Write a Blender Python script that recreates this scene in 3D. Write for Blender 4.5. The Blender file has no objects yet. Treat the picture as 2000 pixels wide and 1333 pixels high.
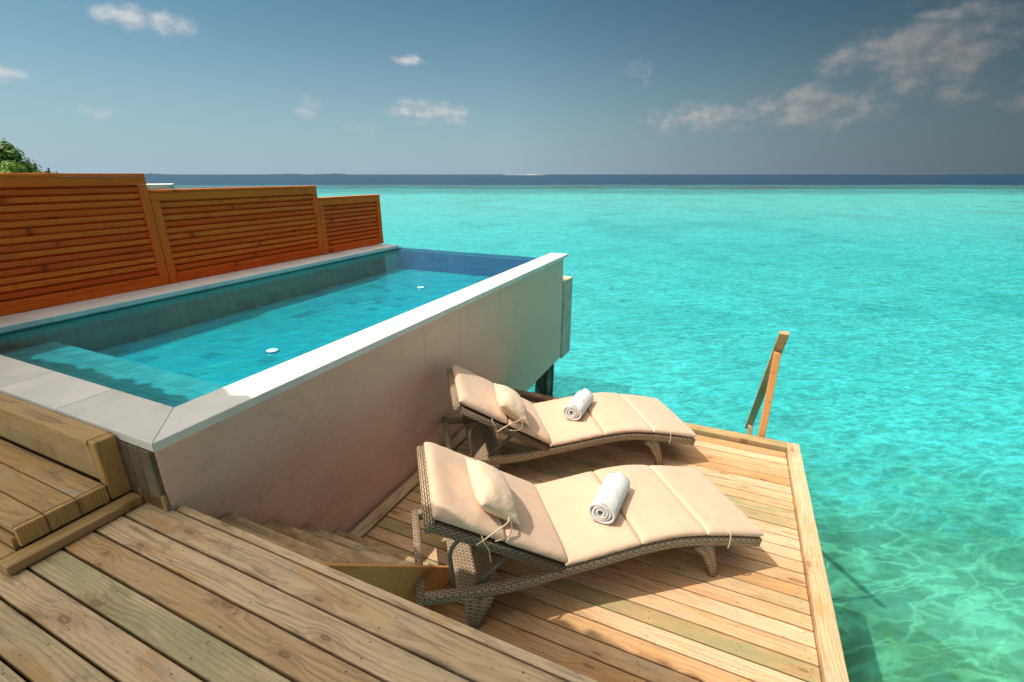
import bpy, bmesh, math, random
from mathutils import Vector, Matrix, noise as mnoise
random.seed(7)
R = math.radians
scene = bpy.context.scene
C = scene.collection

# ------------------------------------------------------------------ camera
cam = bpy.data.cameras.new("camera")
cam.sensor_width = 36.0
cam.lens = 36.0 * 930.0 / 2000.0
cam.clip_start, cam.clip_end = 0.05, 90000.0
camo = bpy.data.objects.new("camera", cam)
C.objects.link(camo)
camo.location = (0, 0, 2.6)
camo.rotation_euler = (R(90) - math.atan(325.5 / 930.0), 0, R(24.5))
scene.camera = camo

# ------------------------------------------------------------------ light
SUN = Vector((0.48, 0.33, -1.0)).normalized()          # direction the light travels
to_sun = -SUN
SUN_EL = math.asin(to_sun.z)
SUN_AZ = math.atan2(to_sun.x, to_sun.y)               # clockwise from +Y
SKY_STRENGTH = 0.12
SUN_STRENGTH = 3.2
sun = bpy.data.lights.new("sun", 'SUN')
sun.energy = SUN_STRENGTH
sun.angle = R(0.5)
sun.color = (1.0, 0.93, 0.82)
suno = bpy.data.objects.new("sun", sun)
C.objects.link(suno)
suno.location = (-20, -14, 40)
suno.rotation_euler = SUN.to_track_quat('-Z', 'Y').to_euler()

vs = scene.view_settings
vs.view_transform = 'Standard'
vs.look = 'None'
vs.exposure = 0.38
vs.gamma = 1.0
vs.use_curve_mapping = False
scene.cycles.max_bounces = 12
scene.cycles.transparent_max_bounces = 16
scene.cycles.use_denoising = True


# ------------------------------------------------------------------ node helpers
class NT:
    def __init__(self, tree):
        self.t = tree
        self.n = tree.nodes
        self.l = tree.links

    def add(self, kind, **kw):
        nd = self.n.new(kind)
        for k, v in kw.items():
            setattr(nd, k, v)
        return nd

    def put(self, sock, v):
        if v is None:
            return
        if isinstance(v, bpy.types.NodeSocket):
            self.l.new(v, sock)
        elif isinstance(v, (tuple, list)) and len(v) == 3 and sock.type == 'RGBA':
            sock.default_value = (*v, 1.0)
        else:
            sock.default_value = v

    def m(self, op, a, b=None, c=None, clamp=False):
        nd = self.add('ShaderNodeMath', operation=op, use_clamp=clamp)
        for i, v in enumerate((a, b, c)):
            if v is not None:
                self.put(nd.inputs[i], v)
        return nd.outputs[0]

    def vm(self, op, a, b=None, s=None):
        nd = self.add('ShaderNodeVectorMath', operation=op)
        self.put(nd.inputs[0], a)
        if b is not None:
            self.put(nd.inputs[1], b)
        if s is not None:
            self.put(nd.inputs['Scale'], s)
        return nd.outputs['Value'] if op in ('LENGTH', 'DOT_PRODUCT', 'DISTANCE') else nd.outputs['Vector']

    def xyz(self, v):
        nd = self.add('ShaderNodeSeparateXYZ')
        self.put(nd.inputs[0], v)
        return nd.outputs

    def comb(self, x, y, z):
        nd = self.add('ShaderNodeCombineXYZ')
        for i, v in enumerate((x, y, z)):
            self.put(nd.inputs[i], v)
        return nd.outputs[0]

    def noise(self, vec, scale=1.0, detail=3.0, rough=0.5, dist=0.0, color=False):
        nd = self.add('ShaderNodeTexNoise')
        self.put(nd.inputs['Vector'], vec)
        self.put(nd.inputs['Scale'], scale)
        nd.inputs['Detail'].default_value = detail
        nd.inputs['Roughness'].default_value = rough
        nd.inputs['Distortion'].default_value = dist
        return nd.outputs['Color' if color else 'Fac']

    def voronoi(self, vec, scale=1.0, feature='F1', rnd=1.0, out='Distance', dims='3D'):
        nd = self.add('ShaderNodeTexVoronoi', feature=feature, voronoi_dimensions=dims)
        self.put(nd.inputs['Vector'], vec)
        self.put(nd.inputs['Scale'], scale)
        nd.inputs['Randomness'].default_value = rnd
        return nd.outputs[out]

    def step(self, v, lo, hi, to0=0.0, to1=1.0):
        nd = self.add('ShaderNodeMapRange', interpolation_type='SMOOTHSTEP')
        self.put(nd.inputs['Value'], v)
        self.put(nd.inputs['From Min'], lo)
        self.put(nd.inputs['From Max'], hi)
        self.put(nd.inputs['To Min'], to0)
        self.put(nd.inputs['To Max'], to1)
        return nd.outputs['Result']

    def mix(self, f, a, b, blend='MIX'):
        nd = self.add('ShaderNodeMix', data_type='RGBA', blend_type=blend)
        self.put(nd.inputs[0], f)
        self.put(nd.inputs[6], a)
        self.put(nd.inputs[7], b)
        return nd.outputs[2]

    def ramp(self, f, stops):
        nd = self.add('ShaderNodeValToRGB')
        el = nd.color_ramp.elements
        while len(el) > 1:
            el.remove(el[0])
        el[0].position = stops[0][0]
        el[0].color = (*stops[0][1], 1)
        for p, c in stops[1:]:
            e = el.new(p)
            e.color = (*c, 1)
        self.put(nd.inputs[0], f)
        return nd.outputs[0]

    def bump(self, h, strength=0.5, dist=0.01, normal=None):
        nd = self.add('ShaderNodeBump')
        nd.inputs['Strength'].default_value = strength
        nd.inputs['Distance'].default_value = dist
        self.put(nd.inputs['Height'], h)
        if normal is not None:
            self.put(nd.inputs['Normal'], normal)
        return nd.outputs[0]

    def hsv(self, col, h=0.5, s=1.0, v=1.0):
        nd = self.add('ShaderNodeHueSaturation')
        self.put(nd.inputs['Hue'], h)
        self.put(nd.inputs['Saturation'], s)
        self.put(nd.inputs['Value'], v)
        self.put(nd.inputs['Color'], col)
        return nd.outputs[0]


def material(name):
    mt = bpy.data.materials.new(name)
    mt.use_nodes = True
    mt.node_tree.nodes.clear()
    t = NT(mt.node_tree)
    out = t.add('ShaderNodeOutputMaterial')
    return mt, t, out


def principled(t, out, color, rough=0.7, normal=None, spec=0.3, **kw):
    b = t.add('ShaderNodeBsdfPrincipled')
    t.put(b.inputs['Base Color'], color)
    t.put(b.inputs['Roughness'], rough)
    b.inputs['Specular IOR Level'].default_value = spec
    if normal is not None:
        t.put(b.inputs['Normal'], normal)
    for k, v in kw.items():
        t.put(b.inputs[k.replace('_', ' ')], v)
    t.l.new(b.outputs[0], out.inputs[0])
    return b


# ------------------------------------------------------------------ world: Nishita sky with scattered cloud
world = bpy.data.worlds.new("World")
scene.world = world
world.use_nodes = True
world.node_tree.nodes.clear()
w = NT(world.node_tree)
sky = w.add('ShaderNodeTexSky', sky_type='NISHITA')
sky.sun_disc = False
sky.sun_elevation = SUN_EL
sky.sun_rotation = SUN_AZ
sky.altitude = 0.0
sky.air_density = 1.0
sky.dust_density = 1.0
sky.ozone_density = 1.2
tc = w.add('ShaderNodeTexCoord')
dirv = w.vm('NORMALIZE', tc.outputs['Generated'])
dx, dy, dz = w.xyz(dirv)
az = w.m('MULTIPLY', w.m('ARCTAN2', dx, dy), 57.29578)
el = w.m('MULTIPLY', w.m('ARCSINE', dz), 57.29578)
# the cloud field: fractal noise in azimuth/elevation, denser in banks low over the sea
cl = w.comb(w.m('MULTIPLY', az, 0.30), w.m('MULTIPLY', el, 0.46), 0.0)
n1 = w.noise(cl, 1.0, 9.0, 0.58, 0.15)
n2 = w.noise(w.comb(w.m('MULTIPLY', az, 0.055), w.m('MULTIPLY', el, 0.13), 3.7), 1.0, 3.0, 0.5)
banks = [(-58.4, 12.3, 3.6, 1.0, 1.0), (-35.2, 11.0, 1.7, 0.6, 0.95), (-33.6, 6.2, 4.6, 1.0, 1.15), (-11.4, 9.6, 2.6, 1.5, 0.55),
         (13.1, 9.7, 4.6, 2.6, 1.35), (7.2, 9.4, 2.3, 1.6, 0.85), (5.3, 6.0, 5.6, 1.8, 1.15), (-4.0, 5.5, 6.0, 1.3, 1.0),
         (14.5, 6.6, 6.5, 2.2, 0.6), (-68.5, 7.4, 2.6, 0.9, 0.7), (-64.3, 5.0, 3.0, 0.7, 0.55), (20.0, 5.7, 3.0, 1.2, 0.6),
         (-46.0, 6.6, 2.6, 1.3, 0.45), (-40.0, 4.6, 2.6, 0.9, 0.42),
         (40, 8, 8, 3, 1.0), (62, 6, 9, 2, 0.9), (95, 12, 8, 4, 1.0), (135, 7, 10, 3, 1.0), (-95, 8, 8, 2, 0.8), (-130, 6, 10, 3, 0.9), (180, 9, 8, 3, 0.9)]
tot = None
for a0, e0, sa, se, amp in banks:
    q = w.m('ADD', w.m('POWER', w.m('ABSOLUTE', w.m('DIVIDE', w.m('SUBTRACT', az, a0), sa)), 2.0),
            w.m('POWER', w.m('ABSOLUTE', w.m('DIVIDE', w.m('SUBTRACT', el, e0), se)), 2.0))
    g = w.m('MULTIPLY', w.m('EXPONENT', w.m('MULTIPLY', q, -0.8)), amp)
    tot = g if tot is None else w.m('MAXIMUM', tot, g)
dens = w.m('ADD', w.m('MULTIPLY', tot, 0.95), w.m('MULTIPLY', w.m('SUBTRACT', n1, 0.5), 2.1))
dens = w.m('MULTIPLY', w.step(dens, 0.20, 1.05), w.step(tot, 0.05, 0.5))
n1s = w.noise(w.vm('ADD', cl, (-0.22, 0.25, 0.0)), 1.0, 7.0, 0.58, 0.15)      # offset towards the sun: gives each puff a lit side
lit = w.step(w.m('SUBTRACT', n1, n1s), -0.14, 0.16)
ccol = w.mix(lit, (2.7, 3.0, 3.3), (4.6, 4.55, 4.4))
# hazy tropical dome: deepest blue away from the sun's quarter, whitening in the aureole round it, pale blue-grey haze along the horizon
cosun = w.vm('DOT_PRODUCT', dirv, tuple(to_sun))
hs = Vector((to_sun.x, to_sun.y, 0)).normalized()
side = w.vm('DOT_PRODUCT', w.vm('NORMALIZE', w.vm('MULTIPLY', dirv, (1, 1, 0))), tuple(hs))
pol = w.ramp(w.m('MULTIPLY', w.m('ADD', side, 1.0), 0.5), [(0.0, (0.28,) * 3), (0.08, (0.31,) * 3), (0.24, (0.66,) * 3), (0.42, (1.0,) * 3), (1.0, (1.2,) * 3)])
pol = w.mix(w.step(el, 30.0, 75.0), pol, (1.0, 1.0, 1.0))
base_sky = w.mix(1.0, sky.outputs[0], (0.33, 0.49, 0.48), 'MULTIPLY')
hz = w.m('POWER', w.step(el, 21.0, -5.0), 1.5)
base_sky = w.mix(hz, base_sky, (2.30, 3.15, 3.85))
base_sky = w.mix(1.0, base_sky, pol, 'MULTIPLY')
base_sky = w.mix(w.step(cosun, 0.50, 0.98), base_sky, (18.0, 16.2, 13.8))  # aureole round the sun, out of view, brightened to fill the shade
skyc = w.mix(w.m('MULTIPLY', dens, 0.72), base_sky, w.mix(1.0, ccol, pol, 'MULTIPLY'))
bg = w.add('ShaderNodeBackground')
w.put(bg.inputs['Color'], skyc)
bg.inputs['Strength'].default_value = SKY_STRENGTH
wo = w.add('ShaderNodeOutputWorld')
w.l.new(bg.outputs[0], wo.inputs[0])


# ------------------------------------------------------------------ object helpers
def tag(o, label=None, cat=None, group=None, kind=None):
    if label: o['label'] = label
    if cat: o['category'] = cat
    if group: o['group'] = group
    if kind: o['kind'] = kind
    return o


def empty(name, loc=(0, 0, 0), rz=0.0):
    o = bpy.data.objects.new(name, None)
    o.empty_display_size = 0.2
    o.location = loc
    o.rotation_euler = (0, 0, rz)
    C.objects.link(o)
    return o


def link(name, me, parent=None, loc=(0, 0, 0), rot=(0, 0, 0)):
    o = bpy.data.objects.new(name, me)
    o.location = loc
    o.rotation_euler = rot
    if parent is not None:
        o.parent = parent
    C.objects.link(o)
    return o


def mesh(name, verts, faces, mat=None, uvs=None, smooth=False):
    me = bpy.data.meshes.new(name)
    me.from_pydata([tuple(v) for v in verts], [], faces)
    if uvs is not None:
        ul = me.uv_layers.new(name="UVMap")
        for lp in me.loops:
            pass
        k = 0
        for fi, f in enumerate(faces):
            for ci in range(len(f)):
                ul.data[k].uv = uvs[fi][ci]
                k += 1
    if smooth:
        me.polygons.foreach_set('use_smooth', [True] * len(me.polygons))
    if mat:
        me.materials.append(mat)
    me.update()
    return me


def bm_mesh(name, bm, mat, smooth=False):
    bmesh.ops.recalc_face_normals(bm, faces=bm.faces)
    me = bpy.data.meshes.new(name)
    bm.to_mesh(me)
    bm.free()
    if smooth:
        me.polygons.foreach_set('use_smooth', [True] * len(me.polygons))
    me.materials.append(mat)
    return me


_cache = {}


def box_mesh(sx, sy, sz, mat, b=0.004, seg=1):
    key = (round(sx, 4), round(sy, 4), round(sz, 4), mat.name, b, seg)
    if key in _cache:
        return _cache[key]
    bm = bmesh.new()
    bmesh.ops.create_cube(bm, size=1.0)
    bmesh.ops.scale(bm, vec=(sx, sy, sz), verts=bm.verts)
    if b > 0:
        bmesh.ops.bevel(bm, geom=list(bm.edges), offset=b, segments=seg, profile=0.6, affect='EDGES')
    me = bm_mesh("box", bm, mat)
    _cache[key] = me
    return me


def box(name, lo, hi, mat, parent=None, b=0.004, seg=1, rot=(0, 0, 0)):
    """axis-aligned box between two corners"""
    s = [hi[i] - lo[i] for i in range(3)]
    c = [(hi[i] + lo[i]) / 2 for i in range(3)]
    return link(name, box_mesh(*s, mat, b, seg), parent, c, rot)


def plank(name, lo, hi, mat, parent=None, b=0.004, along='x', seg=1):
    """a board: its mesh runs along local x so that the grain follows its length"""
    s = [hi[i] - lo[i] for i in range(3)]
    c = [(hi[i] + lo[i]) / 2 for i in range(3)]
    if along == 'x':
        return link(name, box_mesh(s[0], s[1], s[2], mat, b, seg), parent, c)
    if along == 'y':
        return link(name, box_mesh(s[1], s[0], s[2], mat, b, seg), parent, c, (0, 0, R(90)))
    return link(name, box_mesh(s[2], s[1], s[0], mat, b, seg), parent, c, (0, R(-90), 0))


def prism(name, poly, z0, z1, mat, parent=None, b=0.006, seg=2):
    bm = bmesh.new()
    lo = [bm.verts.new((x, y, z0)) for x, y in poly]
    hi = [bm.verts.new((x, y, z1)) for x, y in poly]
    n = len(poly)
    bm.faces.new(list(reversed(lo)))
    bm.faces.new(hi)
    for i in range(n):
        bm.faces.new((lo[i], lo[(i + 1) % n], hi[(i + 1) % n], hi[i]))
    if b:
        bmesh.ops.bevel(bm, geom=list(bm.edges), offset=b, segments=seg, profile=0.6, affect='EDGES')
    return link(name, bm_mesh(name, bm, mat), parent)


def sweep(name, pts, half_w, half_h, mat, parent=None, up=Vector((0, 0, 1)), round_r=0.35, n=12, caps=True, wrap=False):
    """a rounded-rectangle bar along pts; uv in metres (along, around) for the weave"""
    pts = [Vector(p) for p in pts]
    m = len(pts)
    hw = half_w if isinstance(half_w, (list, tuple)) else [half_w] * m
    hh = half_h if isinstance(half_h, (list, tuple)) else [half_h] * m
    prof = []
    for k in range(n):
        a = 2 * math.pi * (k + 0.5) / n
        c, s = math.cos(a), math.sin(a)
        e = round_r
        prof.append((math.copysign(abs(c) ** e, c), math.copysign(abs(s) ** e, s)))
    verts, us = [], []
    L = 0.0
    for i, p in enumerate(pts):
        d = (pts[min(i + 1, m - 1)] - pts[max(i - 1, 0)]).normalized()
        side = d.cross(up).normalized()
        u2 = side.cross(d).normalized()
        if i:
            L += (p - pts[i - 1]).length
        us.append(L)
        for a, b_ in prof:
            verts.append(p + side * (a * hw[i]) + u2 * (b_ * hh[i]))
    faces, uvs = [], []
    per = [0.0]
    for k in range(n):
        a0, b0 = prof[k]
        a1, b1 = prof[(k + 1) % n]
        per.append(per[-1] + math.hypot((a1 - a0) * hw[0], (b1 - b0) * hh[0]))
    for i in range(m - 1):
        for k in range(n):
            k2 = (k + 1) % n
            faces.append((i * n + k, i * n + k2, (i + 1) * n + k2, (i + 1) * n + k))
            uvs.append(((us[i], per[k]), (us[i], per[k + 1]), (us[i + 1], per[k + 1]), (us[i + 1], per[k])))
    if caps:
        faces.append(tuple(range(n)))
        uvs.append([(prof[k][0] * hw[0], prof[k][1] * hh[0]) for k in range(n)])
        faces.append(tuple(reversed(range((m - 1) * n, m * n))))
        uvs.append([(prof[k][0] * hw[-1], prof[k][1] * hh[-1]) for k in reversed(range(n))])
    if wrap:                                  # strands coiled round the bar instead of running along it
        uvs = [[(v_, u_) for u_, v_ in f_] for f_ in uvs]
    me = mesh(name, verts, faces, mat, uvs, smooth=True)
    bm = bmesh.new()
    bm.from_mesh(me)
    bmesh.ops.recalc_face_normals(bm, faces=bm.faces)
    bm.to_mesh(me)
    bm.free()
    return link(name, me, parent)


def tube(name, pts, r, mat, parent=None, n=8, sub=1):
    pts = [Vector(p) for p in pts]
    for _ in range(sub):                                   # Chaikin smoothing
        q = [pts[0]]
        for a, b_ in zip(pts, pts[1:]):
            q += [a.lerp(b_, 0.25), a.lerp(b_, 0.75)]
        q.append(pts[-1])
        pts = q
    d0 = (pts[-1] - pts[0]).normalized()
    up = Vector((0, 0, 1)) if abs(d0.z) < 0.8 else Vector((0.3, 1, 0)).normalized()
    return sweep(name, pts, r, r, mat, parent, up=up, round_r=1.0, n=n)


# ------------------------------------------------------------------ materials
def wood_material(name, light, mid, dark, rough=0.62, stain=0.45, dirt=0.0, weather=0.35, green=0.2, spec=0.25, knot_dark=(0.17, 0.085, 0.035), gloss_coat=0.0,
                  tone_var=0.5):
    mt, t, out = material(name)
    tcn = t.add('ShaderNodeTexCoord')
    inf = t.add('ShaderNodeObjectInfo')
    rnd = inf.outputs['Random']
    r2 = t.m('FRACT', t.m('MULTIPLY', rnd, 17.31))
    r3 = t.m('FRACT', t.m('MULTIPLY', rnd, 71.77))
    P = t.vm('ADD', tcn.outputs['Object'], t.comb(t.m('MULTIPLY', rnd, 53.0), t.m('MULTIPLY', r2, 29.0), t.m('MULTIPLY', r3, 11.0)))
    x, y, z = t.xyz(P)
    ox, oy, oz = t.xyz(tcn.outputs['Object'])
    # slow wander of the grain along the board
    wander = t.noise(t.comb(t.m('MULTIPLY', x, 0.75), t.m('MULTIPLY', y, 2.2), z), 1.0, 2.0, 0.5)
    wander2 = t.noise(t.comb(t.m('MULTIPLY', x, 5.0), t.m('MULTIPLY', y, 24.0), t.m('MULTIPLY', z, 24.0)), 1.0, 3.0, 0.55)
    # knots
    kv = t.comb(t.m('MULTIPLY', x, 2.4), t.m('MULTIPLY', y, 6.5), 0.0)
    kd = t.voronoi(kv, 1.0, 'F1', 1.0, 'Distance', '2D')
    ksel = t.m('GREATER_THAN', t.noise(t.voronoi(kv, 1.0, 'F1', 1.0, 'Position', '2D'), 7.3, 0.0), 0.50)
    kvar = t.noise(kv, 0.9, 1.0)                     # knots of different sizes
    kd = t.m('ADD', kd, t.m('MULTIPLY', t.m('SUBTRACT', wander2, 0.5), 0.05))
    kd = t.m('DIVIDE', kd, t.m('ADD', 0.15, t.m('MULTIPLY', t.m('POWER', kvar, 2.0), 2.6)))
    knot = t.m('MULTIPLY', t.m('SUBTRACT', t.step(kd, 0.10, 0.055), t.m('MULTIPLY', t.step(kd, 0.05, 0.02), 0.35)), ksel)
    kring = t.m('MULTIPLY', t.step(kd, 0.42, 0.05), ksel)
    yc = t.m('ADD', oy, t.m('MULTIPLY', t.m('SUBTRACT', r2, 0.5), 0.16))
    zc = t.m('ADD', oz, t.m('ADD', 0.02, t.m('MULTIPLY', r3, 0.09)))
    rr = t.m('SQRT', t.m('ADD', t.m('MULTIPLY', yc, yc), t.m('MULTIPLY', zc, zc)))
    rr = t.m('ADD', rr, t.m('MULTIPLY', t.m('SUBTRACT', wander, 0.5), 0.10))
    ring = t.m('ADD', t.m('DIVIDE', rr, 0.0125), t.m('ADD', t.m('MULTIPLY', kring, 1.5), t.m('MULTIPLY', wander2, 0.8)))
    saw = t.m('FRACT', ring)
    late = t.m('MULTIPLY', t.step(saw, 0.35, 0.92), t.step(saw, 1.0, 0.93))
    fibre = t.noise(t.comb(t.m('MULTIPLY', x, 7.0), t.m('MULTIPLY', y, 330.0), t.m('MULTIPLY', z, 330.0)), 1.0, 2.0, 0.6)
    tone = t.m('ADD', t.m('MULTIPLY', t.m('SUBTRACT', r3, 0.5), tone_var), t.m('ADD', 0.5, t.m('MULTIPLY', t.m('SUBTRACT', wander, 0.5), 0.9)))
    base = t.mix(t.m('MULTIPLY', tone, 1.0, clamp=True), light, mid)
    fade = t.noise(t.comb(t.m('MULTIPLY', x, 2.2), t.m('MULTIPLY', y, 6.0), t.m('ADD', z, 4.0)), 1.0, 2.0, 0.5)
    base = t.mix(t.m('MULTIPLY', late, t.step(fade, 0.3, 0.7, 0.15, 0.55)), base, dark)
    base = t.mix(t.m('MULTIPLY', t.step(fibre, 0.35, 0.75), 0.34), base, dark)
    # stains, greying and a little green from the preservative
    st = t.noise(t.comb(t.m('MULTIPLY', x, 3.0), t.m('MULTIPLY', y, 9.0), z), 1.0, 5.0, 0.65, 0.4)
    base = t.mix(t.m('MULTIPLY', t.step(st, 0.52, 0.78), weather), base, (0.40, 0.36, 0.30))
    st2 = t.noise(t.comb(t.m('MULTIPLY', x, 1.7), t.m('MULTIPLY', y, 5.0), t.m('ADD', z, 9.0)), 1.0, 3.0, 0.6, 0.6)
    base = t.mix(t.m('MULTIPLY', t.step(st2, 0.56, 0.74), stain), base, (0.56, 0.29, 0.10))
    if dirt:                                   # grimy streaks along the grain, foot-worn grey patches
        d1 = t.noise(t.comb(t.m('MULTIPLY', x, 2.6), t.m('MULTIPLY', y, 26.0), t.m('ADD', z, 21.0)), 1.0, 5.0, 0.68, 0.5)
        d2 = t.noise(t.comb(t.m('MULTIPLY', x, 4.0), t.m('MULTIPLY', y, 8.0), t.m('ADD', z, 33.0)), 1.0, 6.0, 0.7, 0.9)
        base = t.mix(t.m('MULTIPLY', t.step(d1, 0.53, 0.72), dirt), base, (0.17, 0.125, 0.085))
        base = t.mix(t.m('MULTIPLY', t.step(d2, 0.57, 0.74), dirt), base, (0.20, 0.18, 0.15))
        edge = t.step(t.m('ABSOLUTE', oy), 0.050, 0.060)
        base = t.mix(t.m('MULTIPLY', edge, t.m('MULTIPLY', t.step(d2, 0.35, 0.6), dirt * 0.8)), base, (0.14, 0.10, 0.065))
    gsel = t.m('MULTIPLY', t.step(r2, 0.55, 0.95), t.step(st, 0.25, 0.6))
    base = t.mix(t.m('MULTIPLY', gsel, green), base, (0.24, 0.27, 0.13))
    base = t.mix(t.m('MULTIPLY', kring, 0.35), base, dark)
    base = t.mix(t.m('MULTIPLY', knot, 0.62), base, knot_dark)
    # small dark specks and checks
    sp = t.voronoi(t.comb(t.m('MULTIPLY', x, 7.0), t.m('MULTIPLY', y, 18.0), 0.0), 1.0, 'F1', 1.0, 'Distance', '2D')
    base = t.mix(t.m('MULTIPLY', t.step(sp, 0.085, 0.04), 0.28), base, knot_dark)
    h = t.m('ADD', t.m('MULTIPLY', fibre, 0.5), t.m('ADD', t.m('MULTIPLY', late, 0.35), t.m('MULTIPLY', wander2, 0.6)))
    h = t.m('SUBTRACT', h, t.m('MULTIPLY', knot, 0.6))
    nrm = t.bump(h, 0.45, 0.0025)
    principled(t, out, base, t.m('ADD', rough - 0.1, t.m('MULTIPLY', fibre, 0.2)), nrm, spec, **({'Coat_Weight': gloss_coat, 'Coat_Roughness': 0.25} if gloss_coat else {}))
    return mt


M_DECK = wood_material("deck_pine_pale", (0.77, 0.53, 0.33), (0.62, 0.34, 0.15), (0.36, 0.17, 0.06), weather=0.45, green=0.7, tone_var=1.1, stain=0.7, dirt=0.45)  # pale pine for the lower boards
M_DECK_UP = wood_material("deck_pine_upper", (0.76, 0.57, 0.36), (0.56, 0.365, 0.185), (0.24, 0.13, 0.055), weather=0.75, green=0.6, tone_var=0.9, stain=0.65, dirt=0.72)  # same pine, greyer and with more dirt
M_STEP = wood_material("step_pine", (0.60, 0.42, 0.21), (0.46, 0.28, 0.11), (0.26, 0.15, 0.06), dirt=0.75, weather=0.9, green=0.25)
M_FRESH = wood_material("fresh_pine", (0.80, 0.41, 0.15), (0.68, 0.30, 0.085), (0.48, 0.18, 0.04), weather=0.08, green=0.05)
M_END = wood_material("sawn_board_end", (0.66, 0.40, 0.155), (0.54, 0.29, 0.09), (0.30, 0.15, 0.05), weather=0.3, green=0.1, dirt=0.5)
M_DARKWOOD = wood_material("dark_wood", (0.17, 0.12, 0.085), (0.12, 0.08, 0.05), (0.07, 0.045, 0.03), weather=0.4, green=0.2)
M_FENCE_FRAME = wood_material("varnished_amber_pine", (1.0, 0.20, 0.018), (0.90, 0.125, 0.009), (0.40, 0.05, 0.004), rough=0.55, stain=0.0, weather=0.0, green=0.0, spec=0.2, knot_dark=(0.20, 0.04, 0.005), tone_var=0.5)
M_FENCE = wood_material("varnished_red_pine", (1.0, 0.190, 0.018), (0.88, 0.105, 0.008), (0.52, 0.045, 0.003), rough=0.6, stain=0.0, weather=0.0, green=0.0, spec=0.18,
                        knot_dark=(0.16, 0.02, 0.002), tone_var=1.1)


def stone_material():
    mt, t, out = material("white_coping_stone")
    g = t.add('ShaderNodeNewGeometry')
    n = t.noise(g.outputs['Position'], 3.0, 6.0, 0.6, 0.5)
    f = t.noise(g.outputs['Position'], 90.0, 2.0, 0.5)
    v = t.noise(g.outputs['Position'], 5.5, 4.0, 0.6, 1.8)
    c = t.mix(t.step(n, 0.35, 0.7), (0.80, 0.78, 0.74), (0.68, 0.67, 0.64))
    c = t.mix(t.m('MULTIPLY', t.step(t.m('ABSOLUTE', t.m('SUBTRACT', v, 0.5)), 0.012, 0.0), 0.22), c, (0.42, 0.40, 0.36))
    c = t.mix(t.m('MULTIPLY', t.step(n, 0.66, 0.8), 0.3), c, (0.45, 0.42, 0.36))
    inf = t.add('ShaderNodeObjectInfo')
    c = t.hsv(c, 0.5, 1.0, t.m('ADD', 0.93, t.m('MULTIPLY', inf.outputs['Random'], 0.1)))
    principled(t, out, c, 0.55, t.bump(t.m('ADD', f, t.m('MULTIPLY', n, 2.0)), 0.15, 0.003), 0.35)
    return mt


def plaster_material():
    mt, t, out = material("pink_plaster")
    g = t.add('ShaderNodeNewGeometry')
    P = g.outputs['Position']
    px, py, pz = t.xyz(P)
    n = t.noise(P, 1.6, 5.0, 0.6, 0.3)
    f = t.noise(P, 60.0, 4.0, 0.65)
    trowel = t.noise(t.comb(px, t.m('ADD', t.m('MULTIPLY', py, 7.0), t.m('MULTIPLY', pz, 5.0)), t.m('SUBTRACT', t.m('MULTIPLY', pz, 26.0), t.m('MULTIPLY', py, 17.0))), 1.0, 4.0, 0.6, 0.6)
    lump = t.voronoi(t.vm('ADD', P, t.vm('SCALE', t.noise(P, 9.0, 2.0, 0.5, 0.0, True), None, 0.08)), 14.0, 'SMOOTH_F1', 1.0)
    c = t.mix(t.step(n, 0.3, 0.75), (0.95, 0.615, 0.47), (0.89, 0.555, 0.42))
    # towards the sea end the paint has bleached to a greyer tone, with drip marks under the coping
    c = t.mix(t.m('MULTIPLY', t.step(py, 3.2, 6.2), 0.75), c, (0.82, 0.64, 0.47))
    drip = t.noise(t.comb(px, t.m('MULTIPLY', py, 14.0), t.m('MULTIPLY', pz, 0.8)), 1.0, 4.0, 0.65)
    c = t.mix(t.m('MULTIPLY', t.m('MULTIPLY', t.step(drip, 0.52, 0.75), t.step(pz, 0.3, 1.35)), 0.22), c, (0.42, 0.33, 0.23))
    stain = t.noise(P, 4.0, 5.0, 0.7, 1.0)
    c = t.mix(t.m('MULTIPLY', t.step(stain, 0.60, 0.8), 0.4), c, (0.40, 0.28, 0.19))
    h = t.m('ADD', t.m('MULTIPLY', f, 0.35), t.m('ADD', t.m('MULTIPLY', trowel, 1.0), t.m('MULTIPLY', lump, 0.7)))
    principled(t, out, c, 0.85, t.bump(h, 0.75, 0.022), 0.2)
    return mt


def trim_plaster(name, col):
    mt, t, out = material(name)
    g = t.add('ShaderNodeNewGeometry')
    n = t.noise(g.outputs['Position'], 6.0, 5.0, 0.6, 0.4)
    c = t.mix(t.step(n, 0.4, 0.75), col, tuple(v * 0.72 for v in col))
    principled(t, out, c, 0.8, t.bump(n, 0.3, 0.01), 0.2)
    return mt


M_STONE = stone_material()
M_PLASTER = plaster_material()
M_GREENSTAIN = trim_plaster("algae_stained_plaster", (0.36, 0.50, 0.36))
M_GREYPLASTER = trim_plaster("bleached_plaster", (0.62, 0.55, 0.45))
M_CONCRETE = trim_plaster("concrete", (0.42, 0.40, 0.36))


def tile_material(name, a, b, c3):
    """glazed pool tile: each tile object draws its own tone"""
    mt, t, out = material(name)
    inf = t.add('ShaderNodeObjectInfo')
    att = t.add('ShaderNodeAttribute', attribute_name="tone")
    r = t.m('FRACT', t.m('ADD', inf.outputs['Random'], att.outputs['Fac']))
    g = t.add('ShaderNodeNewGeometry')
    n = t.noise(g.outputs['Position'], 14.0, 4.0, 0.6)
    c = t.ramp(r, [(0.0, a), (0.70, b), (0.93, b), (0.95, c3), (1.0, c3)])
    c = t.mix(t.m('MULTIPLY', t.step(n, 0.4, 0.7), 0.3), c, b)
    principled(t, out, c, 0.25, t.bump(n, 0.1, 0.003), 0.5)
    return mt


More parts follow.
